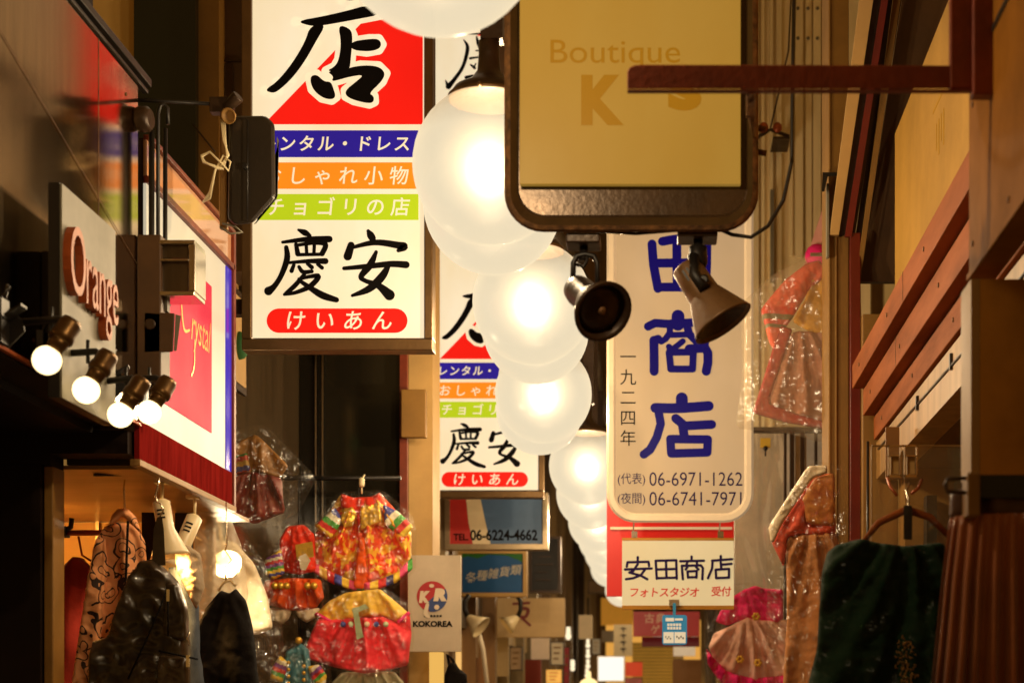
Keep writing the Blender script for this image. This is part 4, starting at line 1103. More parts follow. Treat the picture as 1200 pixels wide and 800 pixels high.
# dim sign box inside the window
t = thing('window_sign', 'dim gold sign panel behind the stepped red wood cornice', 'sign', (.95, 5.9, 3.1))
b = MB(); b.box(.955, 1.1, 3.2, 6.93, 3.09, 3.97); b.build('sign_box', m_dkbrown, t)
b = MB(); b.box(.948, .954, 3.2, 6.925, 3.095, 3.965); b.build('face', M('dim_gold_face', (.46, .25, .045), .4, 0, .35, 1.5, spec=.2), t)
b = MB()
pl = lambda y, z, o=0: Vector((.948 - o, y, z))
for k in range(4):
    b.box(.9465, .9478, 5.72 + k*.05, 5.735 + k*.05, 3.52 + (k % 2)*.03, 3.64)
b.box(.9465, .9478, 5.35, 5.95, 3.70, 3.712)
for k in range(3): b.box(.9465, .9478, 5.42 + k*.07, 5.44 + k*.07, 3.74, 4 - .06*k)
b.build('faded_marks', m_gold_ink, t)

t = thing('side_panel', 'brown hanging side panel with one long seam above the board end post', 'panel', (.7, 3.3, 2.55))
b = MB(); b.box(.672, .73, 1.6, 3.73, 2.553, 4.4); b.build('panel_board', m_brownp, t, bevel=.003)
b = MB(); b.box(.669, .6715, 1.6, 3.73, 2.985, 2.998); b.build('seam', m_black, t)
b = MB(); b.box(.668, .6718, 1.6, 3.735, 2.553, 2.566); b.build('lower_edge', m_brownp, t)
b = MB()
for yy, zz in ((3.68, 2.62), (3.68, 2.92), (3.30, 2.60), (3.68, 3.2), (3.30, 3.05)): b.lathe([(.007, 0), (.006, .003)], (.672, yy, zz), (-1, 0, 0), 10)
b.build('screws', m_rust, t)
t = thing('end_post', 'brown board end post with a pale front edge below the side panel', 'post', (.7, 3.65, 0))
b = MB(); b.pbox(1148.5, 327, 1290, 556, 3.6, .12); b.build('post_board', M('post_brown', (.50, .22, .03), .6, 0, .35, 3, .04, spec=.1), t)
b = MB(); b.pbox(1138, 327, 1148, 556, 3.6, .12); b.build('pale_edge', m_tan, t)
b = MB(); b.box(.66, .95, 3.62, 3.72, 0, 2.11); b.build('lower_post', m_darkw, t)

t = thing('acrylic_hook_panel', 'clear acrylic hook panel with two clip holders above the green dress', 'display panel', W(1080, 620, 4.35))
m_acry = plastic_film('acrylic', (1, .8, .5), .02, .05, 2, .03)
b = MB(); b.pbox(1022, 522, 1140, 700, 4.35, .006); b.build('acrylic_sheet', m_acry, t)
b = MB(); b.pbox(1022, 521, 1140, 522.4, 4.347, .012); b.pbox(1021, 522, 1022.6, 640, 4.347, .012); b.build('sheet_edge', m_tan, t)
for x in (1041, 1060):
    b = MB()
    for a in ((x, 521, x+1.2, 558), (x+14, 521, x+15.2, 558), (x, 521, x+15.2, 523), (x, 533, x+15, 534.5), (x, 556, x+15.2, 559)): b.pbox(*a, 4.30, .012)
    b.build('clip_holder', m_hook, t)
    b = MB(); b.pbox(x+3, 535, x+12, 555, 4.31, .02); b.build('holder_card', m_creamw, t)
b = MB(); b.tube([W(1040, 560, 4.3), W(1043, 570, 4.26), W(1051, 580, 4.24)], .004, 6); b.tube([W(1080, 562, 4.3), W(1076, 572, 4.26), W(1068, 578, 4.24)], .004, 6); b.build('wire_hooks', m_copper, t)

# ------------------------------------------------------------------ right: garments
m_fgreen = M('black_green_velvet', (.006, .024, .012), .85, 0, .4, 10, .3, 50, spec=.12)
t = thing('green_dress', 'black green dress on a wooden hanger in crinkled clear plastic', 'dress', W(1030, 830, 4.15))
b = MB(); b.puff(CR(797, 507, 2.73, [(470,382),(500,358),(575,338),(640,352),(720,362),(840,350),(868,400),(880,860),(395,860),(438,690),(452,450)]), 4.15, .055, (1060, 600), 14, .010, 3, None, .006, 14); b.build('dress_body', m_fgreen, t)
b = MB()
for k in range(80):
    x = 1062 + random.uniform(-10, 12)*(.5 + .5*(k % 3 > 0)); y = 748 + k*.8
    a = random.uniform(0, 6.3); q = random.uniform(1.5, 3.2)
    b.tube([W(x, y, 4.085), W(x + q*math.cos(a), y + q*math.sin(a), 4.08), W(x + q*1.6*math.cos(a+.8), y + q*1.6*math.sin(a+.8), 4.085)], .0014, 5)
b.build('gold_embroidery', M('gold_thread', (.45, .22, .06), .35, .6, .3), t)
b = MB(); b.tube([W(1010, 636, 4.15), W(1030, 612, 4.15), W(1060, 598, 4.15), W(1066, 598, 4.15), W(1090, 606, 4.15), W(1118, 634, 4.15)], [.006, .009, .010, .010, .009, .006], 10); b.build('hanger', m_wood, t)
b = MB(); b.tube([W(1064, 600, 4.15), W(1065, 585, 4.17), W(1062, 574, 4.2), W(1066, 566, 4.22)], .003, 8); b.build('hook', m_hook, t)
b = MB(); b.loft([[W(1064+s*5, y, 4.12 + o) for s, o in ((-1, 0), (1, 0), (1, .02), (-1, .02))] for y in (592, 612, 632)], 0, True, False); b.build('hang_label', m_black, t)
film_puff([(1062,588),(1100,600),(1122,640),(1124,860),(928,860),(944,740),(936,680),(950,640),(990,618),(1030,600)], 4.15, .095, m_film2, t, cr=.012, sc=20)

t = thing('pleated_skirt', 'dark brown pleated skirt hung by a clip beside the green dress', 'skirt', W(1150, 840, 3.35))
m_skirt = M('brown_satin', (.34, .10, .03), .38, 0, .3, 6, sheen=.3)
rings = []
for k, (y, l, r_) in enumerate([(606, 1115, 1262), (620, 1112, 1264), (680, 1104, 1272), (760, 1096, 1282), (850, 1086, 1296)]):
    c = W((l+r_)/2, y, 3.35); hw = (r_-l)/2*3.35/F; n = 220; f = k/4
    rg = []
    for i in range(n):
        a = 2*PI*i/n
        q = 1 + (.03 + .13*f)*math.sin(27*a + .9*math.sin(3*a) + 1.3*math.sin(5*a+1) + .7*math.sin(11*a+f)) + .04*f*math.sin(11*a)
        rg.append(c + Vector((hw*math.cos(a)*(1 + .02*math.sin(27*a)), -.07*math.sin(a)*q - .02*f*math.sin(27*a), 0)))
    rings.append(rg)
b = MB(); b.loft(rings, 0); b.build('skirt_body', m_skirt, t)
b = MB(); b.cloth(garment([(578, 1116, 1260), (606, 1115, 1262)], 3.35, .074, 60, 0, 5, 2), 0); b.build('waistband', M('brown_band', (.07, .022, .008), .5, 0, .3), t)
b = MB(); b.pbox(1148, 556, 1290, 583, 3.29, .02); b.build('clip_bar', m_black, t)
b = MB(); b.pbox(1134, 553, 1149, 604, 3.26, .06); b.build('clip_jaw', m_tan2, t, bevel=.003)
b = MB(); b.tube([W(1134, 560, 3.28), W(1110, 561, 3.28), W(1108, 568, 3.28), W(1110, 576, 3.28), W(1134, 577, 3.28)], .004, 8); b.build('clip_wire', m_dkbrown, t)

m_coral = M('coral_silk', (.75, .10, .05), .65, 0, .3, 5, bump=.35, bscale=22, spec=.25)
m_floral = M('gold_floral', (.62, .27, .06), .7, 0, .7, 26, dirt=(.3, .03, .01))
m_peach = M('peach_silk', (.52, .22, .08), .7, 0, .25, 6, bump=.35, bscale=22, spec=.25)
m_whitet = M('white_trim', (.8, .68, .5), .6, 0, .1)
t = thing('coral_dress', 'coral hanbok jacket with white collar edge in clear plastic before the column', 'dress', W(950, 830, 6.0))
b = MB(); b.puff(CR(797, 507, 2.73, [(420,138),(490,128),(500,330),(345,330),(332,432),(290,345),(318,290)]), 6.0, .03, (960, 560), 9, .008, 2.2, None, .007, 16); b.build('jacket', m_coral, t)
b = MB(); b.puff(CR(797, 507, 2.73, [(432,142),(495,128),(498,300),(405,292),(388,210)]), 5.972, .02, None, 0, 0, 2.2, None, .004, 16); b.build('floral_panel', m_floral, t)
b = MB(); b.puff(CR(797, 507, 2.73, [(338,330),(500,315),(520,420),(540,860),(325,860),(342,600)]), 6.0, .04, (950, 600), 16, .014, 2.4, None, .006, 14); b.build('skirt', m_peach, t)
b = MB(); b.puff(CR(797, 507, 2.73, [(408,106),(470,104),(472,130),(424,146),(326,292),(300,348),(290,352),(282,300)]), 5.965, .015, None, 0, 0, 1.6, None, .006, 22); b.build('collar_trim', m_whitet, t)
film_puff([(946,545),(958,540),(992,545),(1004,860),(894,860),(899,700),(897,620)], 5.98, .075, m_film, t, cr=.013, sc=15)

m_mustard = M('mustard_silk', (.60, .30, .025), .6, 0, .35, 8, bump=.35, bscale=22, spec=.25)
m_dusty = M('dusty_pink_gauze', (.45, .20, .13), .75, 0, .3, 9, bump=.35, bscale=22, spec=.25)
m_dred = M('deep_red_hem', (.34, .010, .008), .65, 0, .2)
t = thing('red_hem_dress', 'small mustard and dusty pink dress with red hem hanging high in clear plastic', 'dress', W(930, 500, 7.8))
A_ = lambda p: CR(840, 200, 2.5, p)
b = MB(); b.puff(A_([(270,288),(330,270),(420,300),(425,490),(290,482),(220,442),(262,370)]), 7.8, .035, (965, 310), 8, .010, 2, None, .008, 16); b.build('jacket', m_mustard, t)
st = [m_coral, M('bright_red_cuff', (.65, .03, .012), .4, 0, .2), M('olive_cuff', (.15, .12, .04), .5, 0, .3)]
b = MB(); b.puff(A_([(262,272),(300,262),(332,300),(272,345),(235,410),(222,432),(200,462),(170,532),(152,500),(128,408),(150,378),(200,320)]), 7.77, .03, (965, 305), 6, .010, 2, lambda x, y: 0 if y < 361 else (1 if y < 369 else (2 if y < 376 else (1 if y < 381 else (2 if y < 386 else 0)))), .007, 16); b.build('sleeve', st, t)
b = MB(); b.puff(A_([(225,468),(420,480),(432,724),(330,744),(138,694),(180,560)]), 7.8, .05, (935, 372), 18, .012, 2, None, .006, 16); b.build('skirt', m_dusty, t)
b = MB(); b.puff(A_([(185,452),(224,464),(150,680),(240,714),(330,736),(432,716),(432,756),(320,758),(200,738),(104,710),(120,660)]), 7.76, .02, None, 0, 0, 2, None, .005, 16); b.build('red_hem', m_dred, t)
film_puff([(958,296),(985,300),(1004,330),(1008,516),(960,518),(925,508),(862,502),(870,440),(868,356),(905,322)], 7.74, .10, plastic_film('milky_film', (1, .88, .65), .16, .07, 6), t, cr=.016, sc=11)

b = MB(); b.pbox(950, 296, 990, 299, 7.8, .02); tag(b.build('hanging_peg', m_steel), 'steel peg above the small red hemmed dress', 'peg')

m_hotpink = M('hot_pink_silk', (.90, .02, .20), .7, 0, .25, 7, bump=.35, bscale=22, spec=.25)
m_ltpink = M('pale_pink_gauze', (.95, .55, .45), .75, 0, .25, 8, bump=.35, bscale=22, spec=.25)
m_flower = M('gold_flower', (.8, .45, .05), .5, var=0)
t = thing('pink_dress', 'pale and hot pink child dress in clear plastic right of the cream board', 'dress', W(870, 830, 9.3))
K8 = lambda p: CR(797, 507, 2.73, p)
b = MB(); b.puff(K8([(170,522),(205,500),(240,488),(272,498),(330,500),(330,600),(262,632),(215,592),(150,616),(112,604),(128,570)]), 9.3, .035, (868, 690), 10, .016, 2, None, .008, 14); b.build('jacket', m_hotpink, t)
b = MB(); b.puff(K8([(215,588),(265,600),(345,596),(360,780),(250,800),(180,782),(118,745),(90,685),(108,640),(180,608)]), 9.28, .05, (876, 715), 17, .020, 2, None, .006, 14); b.build('skirt', m_ltpink, t)
b = MB(); b.puff(K8([(84,688),(104,715),(150,762),(230,784),(360,772),(360,830),(230,832),(130,800),(88,740)]), 9.24, .03, (876, 700), 34, .022, 1.8, None, .008, 18); b.build('ruffled_hem', m_hotpink, t)
b = MB()
for x, y in ((886, 722), (867, 772), (888, 776)):
    for k in range(6):
        a = k*PI/3; b.sphere(W(x + 3*math.cos(a), y + 3*math.sin(a), 9.21), .010, 8)
b.build('flowers', m_flower, t)
film_puff([(850,684),(885,682),(925,700),(946,760),(950,860),(820,860),(822,760),(826,712)], 9.28, .09, m_film, t, cr=.02, sc=10)

# ------------------------------------------------------------------ left hanbok display
def stripes(cols, e=0):
    return [M('sleeve_stripe', tuple(min(1, q*1.35) for q in c), .65, 0, .15, 8, emit=e) for c in cols]
m_goldred = M('gold_printed_red', (.60, .05, .012), .35, .25, .0, bump=.5, bscale=16)
def goldprint(m, base, gold, s=26, th=.55):
    nt = m.node_tree; N = nt.nodes; L = nt.links; bs = N['Principled BSDF']
    tc = [n for n in N if n.type == 'TEX_COORD'][0]
    n1 = N.new('ShaderNodeTexNoise'); n1.inputs['Scale'].default_value = s; n1.inputs['Detail'].default_value = 3; L.new(tc.outputs['Object'], n1.inputs['Vector'])
    r = N.new('ShaderNodeValToRGB'); r.color_ramp.elements[0].position = th; r.color_ramp.elements[1].position = th + .05
    r.color_ramp.elements[0].color = (*base, 1); r.color_ramp.elements[1].color = (*gold, 1)
    L.new(n1.outputs['Fac'], r.inputs[0]); L.new(r.outputs[0], bs.inputs['Base Color'])
goldprint(m_goldred, (.80, .07, .010), (1, .58, .05), 24, .50)
m_redsilk = M('red_silk', (.85, .035, .010), .65, 0, .3, 8, bump=.35, bscale=22, spec=.25)
m_orangesilk = M('orange_silk', (.95, .12, .012), .65, 0, .3, 9, bump=.35, bscale=22, spec=.25)
m_yel = M('yellow_silk', (.95, .58, .07), .65, 0, .25, 10, bump=.35, bscale=22, spec=.25)
m_pinkred = M('coral_pink_satin', (.98, .05, .08), .55, 0, .2, 6, bump=.35, bscale=22, spec=.25)
m_goldb = M('gold_foil', (.9, .55, .08), .35, .6, .3, 30)
c_red, c_yel, c_grn, c_blu, c_whi, c_pnk, c_pur = (.55,.03,.03), (.75,.5,.05), (.06,.3,.05), (.05,.06,.3), (.75,.68,.55), (.75,.08,.2), (.2,.06,.3)
DH = 8.4
t = thing('red_gold_hanbok', 'red and gold child hanbok with striped sleeves, topmost of the bagged dresses', 'dress', W(425, 712, DH))
H = lambda p: CR(235, 515, 2.808, p)
b = MB(); b.puff(H([(462,180),(500,192),(560,190),(590,174),(640,228),(694,300),(694,405),(640,455),(560,478),(520,482),(470,462),(400,442),(366,405),(375,310),(430,225)]), DH, .05, (425, 570), 12, .022, 1.7, None, .010, 15); b.build('body', m_goldred, t)
b = MB(); b.puff(H([(462,176),(500,190),(560,188),(592,172),(602,222),(560,250),(530,300),(505,250),(462,222)]), DH-.035, .03, (425, 570), 8, .008, 1.7, None, .007, 18); b.build('yoke', m_redsilk, t)
st = stripes([c_blu, c_whi, c_grn, c_red, c_yel])
for pts, a_, c_ in (([(442,222),(470,262),(448,300),(428,328),(374,282),(410,250)], (452,232), (398,308)), ([(600,212),(650,235),(702,286),(668,328),(632,300),(606,278)], (608,235), (688,312))):
    b = MB(); b.puff(H(pts), DH-.05, .03, None, 0, 0, 1.5, band(H([a_])[0], H([c_])[0], 5), .006, 18); b.build('striped_sleeve', st, t)
b = MB(); b.puff(H([(364,398),(440,438),(500,463),(560,468),(640,440),(696,385),(698,425),(640,474),(570,496),(500,494),(430,472),(358,428)]), DH-.07, .02, (425, 570), 20, .008, 1.5, lambda x, y: int((x-358)/8.6) % 7, .005, 18); b.build('hem_band', stripes([c_grn, c_pnk, c_yel, c_red, c_blu, c_yel, c_pnk]), t)
b = MB(); b.puff(H([(470,225),(500,218),(517,245),(500,287),(470,292),(458,260)]), DH-.055, .012, None, 0, 0, 1.5, None, .005, 20); b.puff(H([(525,218),(590,205),(600,270),(525,302)]), DH-.06, .012, None, 0, 0, 1.5, None, .006, 20); b.build('gold_patches', m_goldb, t)
b = MB(); b.puff(H([(520,322),(540,322),(552,470),(540,492),(502,488),(512,400)]), DH-.075, .015, (427, 620), 5, .006, 1.5, None, .005, 18); b.build('ribbon', m_orangesilk, t)
b = MB(); b.tube([W(424, 578, DH), W(424, 562, DH+.02), W(427, 556, DH+.04)], .004, 6); b.lathe([(.012, 0), (.014, .01), (.014, .04), (.006, .045)], W(424, 570, DH), (0, 0, 1), 12); b.build('hook', m_creamp, t)
film_puff(H([(455,170),(600,165),(690,240),(712,300),(708,430),(640,490),(520,500),(400,470),(345,430),(355,300),(420,210)]), DH-.02, .10, m_film, t, cr=.016, sc=15)

DH2 = 8.2
t = thing('pink_yellow_hanbok', 'coral pink child hanbok with yellow top and green ribbon under the red gold one', 'dress', W(420, 790, DH2))
b = MB(); b.puff(H([(478,502),(590,490),(640,530),(688,572),(650,602),(600,578),(480,592),(430,602),(370,580),(420,532)]), DH2, .035, (428, 680), 11, .014, 1.7, None, .008, 16); b.build('jacket', m_yel, t)
b = MB(); b.puff(H([(372,574),(384,566),(434,594),(428,606)]), DH2-.03, .012, None, 0, 0, 1.5, None, .003); b.puff(H([(684,562),(692,574),(652,608),(644,596)]), DH2-.03, .012, None, 0, 0, 1.5, None, .003); b.build('cuffs', m_hotpink, t)
b = MB(); b.puff(H([(428,592),(520,584),(600,580),(655,604),(688,560),(694,640),(684,742),(610,758),(540,770),(440,748),(348,720),(348,680),(386,586)]), DH2-.01, .05, (425, 690), 15, .022, 1.7, None, .010, 14); b.build('skirt', m_pinkred, t)
b = MB(); b.slab([W(x, y, DH2-.09) for x, y in ((413, 712), (419, 711), (426, 746), (418, 749))], [W(x, y, DH2-.075) for x, y in ((413, 712), (419, 711), (426, 746), (418, 749))]); b.slab([W(x, y, DH2-.085) for x, y in ((412, 714), (428, 707), (432, 712), (414, 719))], [W(x, y, DH2-.07) for x, y in ((412, 714), (428, 707), (432, 712), (414, 719))])
b.build('ribbon', M('mint_ribbon', (.4, .5, .3), .4, 0, .2), t)
b = MB()
for k, x in enumerate((402, 411, 430, 441, 452)): b.sphere(W(x, 731, DH2-.075), .014, 12, k % 3)
b.build('pompoms', stripes([c_blu, (.5, .6, .4), (.85, .55, .4)]), t)
film_puff(H([(470,490),(600,480),(692,545),(704,640),(694,760),(540,782),(335,735),(338,640),(400,535)]), DH2-.03, .10, m_film, t, cr=.018, sc=13)

t = thing('orange_red_hanbok', 'orange red child hanbok with rainbow sleeve left of the red gold one', 'dress', W(345, 742, 8.3))
b = MB(); b.puff(H([(285,285),(340,278),(376,312),(380,432),(330,444),(266,434),(260,330)]), 8.3, .035, (345, 612), 8, .014, 1.7, None, .010, 16); b.build('jacket', m_redsilk, t)
b = MB(); b.puff(H([(213,462),(300,454),(396,458),(408,520),(380,552),(300,562),(222,542),(202,510)]), 8.28, .045, (345, 650), 16, .020, 1.7, None, .008, 16); b.build('skirt', m_orangesilk, t)
b = MB(); b.puff(H([(212,392),(266,358),(278,440),(240,462),(212,442)]), 8.24, .03, None, 0, 0, 1.5, band(H([(232,372)])[0], H([(252,458)])[0], 9), .006, 18); b.build('striped_sleeve', stripes([c_yel, c_pur, c_whi, c_red, c_pur, c_grn, c_yel, c_blu, c_yel]), t)
b = MB()
for x in (322, 329, 336, 360, 368): b.sphere(W(x, 686, 8.2), .018, 10)
b.slab([W(x, y, 8.215) for x, y in ((346, 638), (366, 634), (368, 652), (348, 656))], [W(x, y, 8.23) for x, y in ((346, 638), (366, 634), (368, 652), (348, 656))]); b.build('gold_patches', m_goldb, t)
b = MB(); b.slab([W(x, y, 8.21) for x, y in ((350, 652), (358, 648), (364, 656), (358, 668), (352, 666))], [W(x, y, 8.22) for x, y in ((350, 652), (358, 648), (364, 656), (358, 668), (352, 666))]); b.build('emblem', m_whitet, t)
b = MB(); b.puff(H([(212,552),(302,560),(290,590),(268,608),(230,590)]), 8.3, .025, (325, 690), 10, .010, 1.7); b.puff(H([(310,560),(394,552),(380,585),(350,602),(322,585)]), 8.3, .025, (360, 690), 10, .010, 1.7); b.build('under_frill', m_whitet, t)
film_puff(H([(280,270),(350,265),(410,310),(425,520),(400,620),(210,620),(190,500),(205,380)]), 8.27, .09, m_film, t, cr=.018, sc=14)

t = thing('blue_hanbok', 'small blue child hanbok with rainbow sleeves at the display bottom', 'dress', W(350, 830, 8.1))
b = MB(); b.puff(H([(280,695),(330,668),(358,690),(366,770),(400,860),(240,860),(272,770)]), 8.1, .035, (352, 745), 8, .012, 1.7, None, .008, 16); b.build('jacket', M('sky_blue_silk', (.07, .26, .36), .4, 0, .25), t)
st = stripes([c_yel, c_whi, c_pur, c_red, c_grn, c_yel, c_whi])
for pts, a_, c_ in (([(262,708),(292,735),(268,800),(228,790),(236,745)], (278,715), (242,800)), ([(352,745),(392,738),(416,775),(410,810),(370,800)], (358,745), (408,805))):
    b = MB(); b.puff(H(pts), 8.06, .03, None, 0, 0, 1.5, band(H([a_])[0], H([c_])[0], 7), .006, 18); b.build('striped_sleeve', st, t)
b = MB()
for k in range(8): b.sphere(W(338 + (k % 2)*18, 776 + k*4, 8.02), .010, 8)
b.sphere(W(350, 750, 8.08), .018, 10)
b.build('gold_patches', m_goldb, t)
film_puff(H([(280,660),(350,655),(430,740),(440,860),(220,860),(222,720)]), 8.07, .09, m_film, t, cr=.018, sc=14)

t = thing('mint_skirt', 'pale mint child skirt in plastic below the coral pink hanbok', 'skirt', W(430, 830, 8.25))
b = MB(); b.puff([(400,787),(462,786),(474,800),(486,850),(376,850),(388,800)], 8.25, .045, (430, 770), 22, .016, 1.8); b.build('skirt_body', M('mint_gauze', (.5, .48, .33), .6, 0, .3, 12), t)
film_bag('bag_film', [(784, 396, 468), (840, 376, 486)], 8.25, .11, m_film, t, seed=95)
m_dimred = M('shade_painted_red_silk', (.16, .012, .006), .6, 0, .4, 8); m_dimgold = M('shade_painted_gold_silk', (.24, .10, .012), .5, 0, .5, 20)  # silks darkened so the shade sits in their colour
t = thing('reflection_hanbok', 'red and gold child dress standing in for a reflection, darkened in colour, left of the display', 'dress', W(298, 612, 7.35))  # dress added in place of a mirrored one, dimmed by its colours
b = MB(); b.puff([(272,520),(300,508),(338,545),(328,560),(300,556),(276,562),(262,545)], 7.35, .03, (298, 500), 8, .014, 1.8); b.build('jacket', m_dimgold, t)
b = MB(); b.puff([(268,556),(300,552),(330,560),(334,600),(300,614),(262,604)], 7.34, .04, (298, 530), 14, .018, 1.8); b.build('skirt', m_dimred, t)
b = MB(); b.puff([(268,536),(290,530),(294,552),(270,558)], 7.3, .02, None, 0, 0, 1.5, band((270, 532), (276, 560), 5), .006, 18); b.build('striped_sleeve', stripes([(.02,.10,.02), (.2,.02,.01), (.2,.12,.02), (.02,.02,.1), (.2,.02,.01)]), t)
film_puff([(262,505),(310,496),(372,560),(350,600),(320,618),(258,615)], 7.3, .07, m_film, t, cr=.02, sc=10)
b = MB()
b.tube([W(300, 560, 8.75), W(470, 560, 8.75)], .012, 8)
for x, y in ((425, 565), (350, 612), (420, 688), (350, 742)): b.tube([W(x, 560, 8.75), W(x, y, 8.5)], .004, 6)
tag(b.build('display_rail', m_black), 'black rail carrying the children dresses before the black marble', 'rail')

# ------------------------------------------------------------------ left buildings beyond the pink sign
t = thing('marble_building', 'building front with black marble walls behind the children dresses', 'building', (-2, 9, 0))
b = MB(); b.box(-2.3, -1.36, 9.1, 9.5, 0, 6); b.build('marble_wall', m_dkmarble, t)
b = MB(); b.box(-1.99, -1.93, 7.6, 9.09, 0, 3.55); b.build('side_wall', m_dkglass, t)
b = MB(); b.pbox(369, 300, 371, 800, 9.07, .02); b.pbox(377, 300, 379, 800, 9.07, .02); b.build('chrome_joint', m_chrome, t)
b = MB(); b.pbox(468.5, 300, 477, 800, 9.06, .05); b.build('red_edge', m_redbrown, t)
b = MB(); b.pbox(477.4, 200, 507, 800, 9.2, .3); b.build('cream_pillar', m_creamw, t)
b = MB(); b.pbox(470, 456, 499, 512, 9.0, .05); b.build('meter_cabinet', m_tan2, t, bevel=.004)
b = MB(); b.pbox(497, 585, 505, 648, 9.5, .1); b.build('pipe_cover', m_brownp, t)
b = MB(); b.box(-1.929, -1.915, 7.62, 7.88, 3.08, 3.53); b.build('window_frame', m_dkbrown, t)
b = MB(); b.box(-1.914, -1.91, 7.65, 7.85, 3.11, 3.5); b.build('window_pane', m_creamw, t)
b = MB(); b.sphere((-1.91, 7.72, 3.28), .05, 12, 0, 1.3); b.build('green_ornament', M('leaf_green', (.03, .16, .04), .6), t)

t = thing('upper_facade', 'upper house front of ochre plaster and green marble above the pink sign', 'building', (-2.3, 7.6, 3))
b = MB(); b.pbox(60, -260, 156.8, 215, 7.6, .3); b.build('ochre_wall', M('ochre_plaster', (.74, .46, .13), .7, 0, .15, 2), t)
b = MB(); b.pbox(157, -260, 229, 420, 7.45, .4); b.build('marble_pilaster', m_marble, t)
b = MB(); b.pbox(229.3, -260, 256.5, 318, 7.5, .35); b.build('tan_strip', m_tan2, t)
b = MB(); b.pbox(257, -260, 300, 318, 7.6, .25); b.build('brown_panels', M('umber_panel', (.10, .05, .018), .5, 0, .4), t)
b = MB()
for y in (70, 160): b.pbox(258, y, 283, y+2, 7.59, .008)
for x in (262, 272): b.pbox(x, 75, x+1.2, 150, 7.59, .008)
b.tube([W(226, 146, 7.44), W(252, 178, 7.44)], .004, 6)
b.build('panel_battens', m_dkbrown, t)

# ------------------------------------------------------------------ far signs on the left
def plate(name, lab, cat, x0, y0, x1, y1, d, mat, fr=None, fw=3, th=.12, group=None):
    t = thing(name, lab, cat, W((x0+x1)/2, y1, d), group)
    b = MB(); b.pbox(x0+.2, y0+.2, x1-.2, y1-.2, d, th); b.build('panel', mat, t)
    if fr:
        b = MB(); b.pbox(x0-fw, y0-fw, x0, y1+fw, d-.02, th+.02); b.pbox(x1, y0-fw, x1+fw, y1+fw, d-.02, th+.02); b.pbox(x0+.01, y0-fw, x1-.01, y0, d-.02, th+.02); b.pbox(x0+.01, y1, x1-.01, y1+fw, d-.02, th+.02)
        b.build('frame', fr, t)
    return t
DTEL = 12.0
t = plate('telephone_sign', 'red white and blue sign with a telephone number under the far tall sign', 'sign', 527, 583, 636, 637, DTEL, flat('sign_slate_blue', (.07, .13, .24), .4), m_steel, 6)
pl = fac(DTEL)
b = MB()
b.poly([pl(527.3, 637, .002), pl(554, 637, .002), pl(549, 612, .002), pl(546, 583.3, .002), pl(527.3, 583.3, .002)], 0)
b.poly([pl(554.2, 637, .002), pl(575, 637, .002), pl(569, 612, .002), pl(563, 583.3, .002), pl(546.2, 583.3, .002), pl(549.2, 612, .002)], 1)
b.build('colour_bands', [flat('band_red', (.45, .02, .015), .4), flat('band_cream', (.7, .55, .33), .4)], t)
b = MB(); b.fit('TEL.', pl, (531.5, 625, 549, 633), .004, 0, .03); b.fit('06-6224-4662', pl, (551, 620, 630, 633), .004, 0, .03); b.build('lettering', m_ink, t)

DM = 14.0
t = plate('mountain_sign', 'blue sign with green hills and slanted white characters below the telephone sign', 'sign', 541, 648, 613, 694, DM, flat('sign_deep_blue', (.012, .09, .26), .4), m_creamw, 4)
pl = fac(DM); b = MB()
hp = [(541.3, 648.2), (612.7, 648.2), (612.7, 659), (606, 655), (602, 654), (595, 651), (585, 650), (572, 649.5), (560, 654), (548, 651.5), (541.3, 653.5)]
b.poly([pl(x, y, .002) for x, y in hp][::-1]); b.build('green_hills', flat('hill_green', (.02, .14, .02), .4), t)
b = MB()
for i, ch in enumerate('各種雑貨類'): b.row(ch, pl, 551 + i*13.2, 0, 676 - i*2.2, 13, .003, 0, .008, .2)
b.build('lettering', flat('letter_grey', (.55, .5, .4)), t)

t = plate('black_menu_board', 'black rounded board right of the blue hills sign', 'board', 623, 631, 654, 691, 15, m_black, m_dkbrown, 3)
b = MB()
for k in range(5): b.pbox(628 + (k % 2)*3, 642 + k*9, 642 + (k % 3)*3, 643.5 + k*9, 14.97, .01)
b.build('faded_marks', m_dkbrown, t)

DK = 8.95
t = plate('round_logo_sign', 'pale board with a round red and blue logo over the word KOKOREA', 'sign', 478, 650, 540, 763, DK, flat('board_putty', (.56, .46, .33), .5), None, th=.04)
pl = fac(DK); cx, cy, rr = 506.5, 698.5, 18
b = MB()
b.poly([pl(cx + rr*math.cos(R(a)), cy - rr*math.sin(R(a)), .002) for a in range(0, 360, 10)], 0)
yin = [(cx + rr*math.cos(R(a)), cy - rr*math.sin(R(a))) for a in range(-100, 31, 10)]
yin += [(cx + 9, cy - 4), (cx + 2, cy), (cx - 5, cy + 6), (cx - 6, cy + 12)]
b.poly([pl(x, y, .003) for x, y in yin], 1)
b.build('round_logo', [flat('logo_red', (.42, .02, .025)), flat('logo_blue', (.03, .06, .20))], t)
b = MB(); b.fit('K', pl, (491, 692, 504, 706), .005, 0, .09, .15); b.fit('R', pl, (508, 689, 524, 704), .005, 0, .09, .15); b.stroke([(501, 708, 4), (499, 718, 5), (502, 722, 4)], pl, .005)
b.poly([pl(512 + 3*math.cos(R(a)), 711 - 3*math.sin(R(a)), .0052) for a in range(0, 360, 30)]); b.poly([pl(506 + 3*math.cos(R(a)), 686 - 2.2*math.sin(R(a)), .0052) for a in range(0, 360, 30)])
b.build('logo_letters', flat('logo_white', (.7, .58, .42)), t)
b = MB(); b.fit('KOKOREA', pl, (484, 727, 530.5, 734), .003, 0, .045)
for k in range(6): b.pbox(497 + k*3.6, 720, 499.6 + k*3.6, 722.4, DK-.003, .002)
b.build('lettering', m_ink, t)

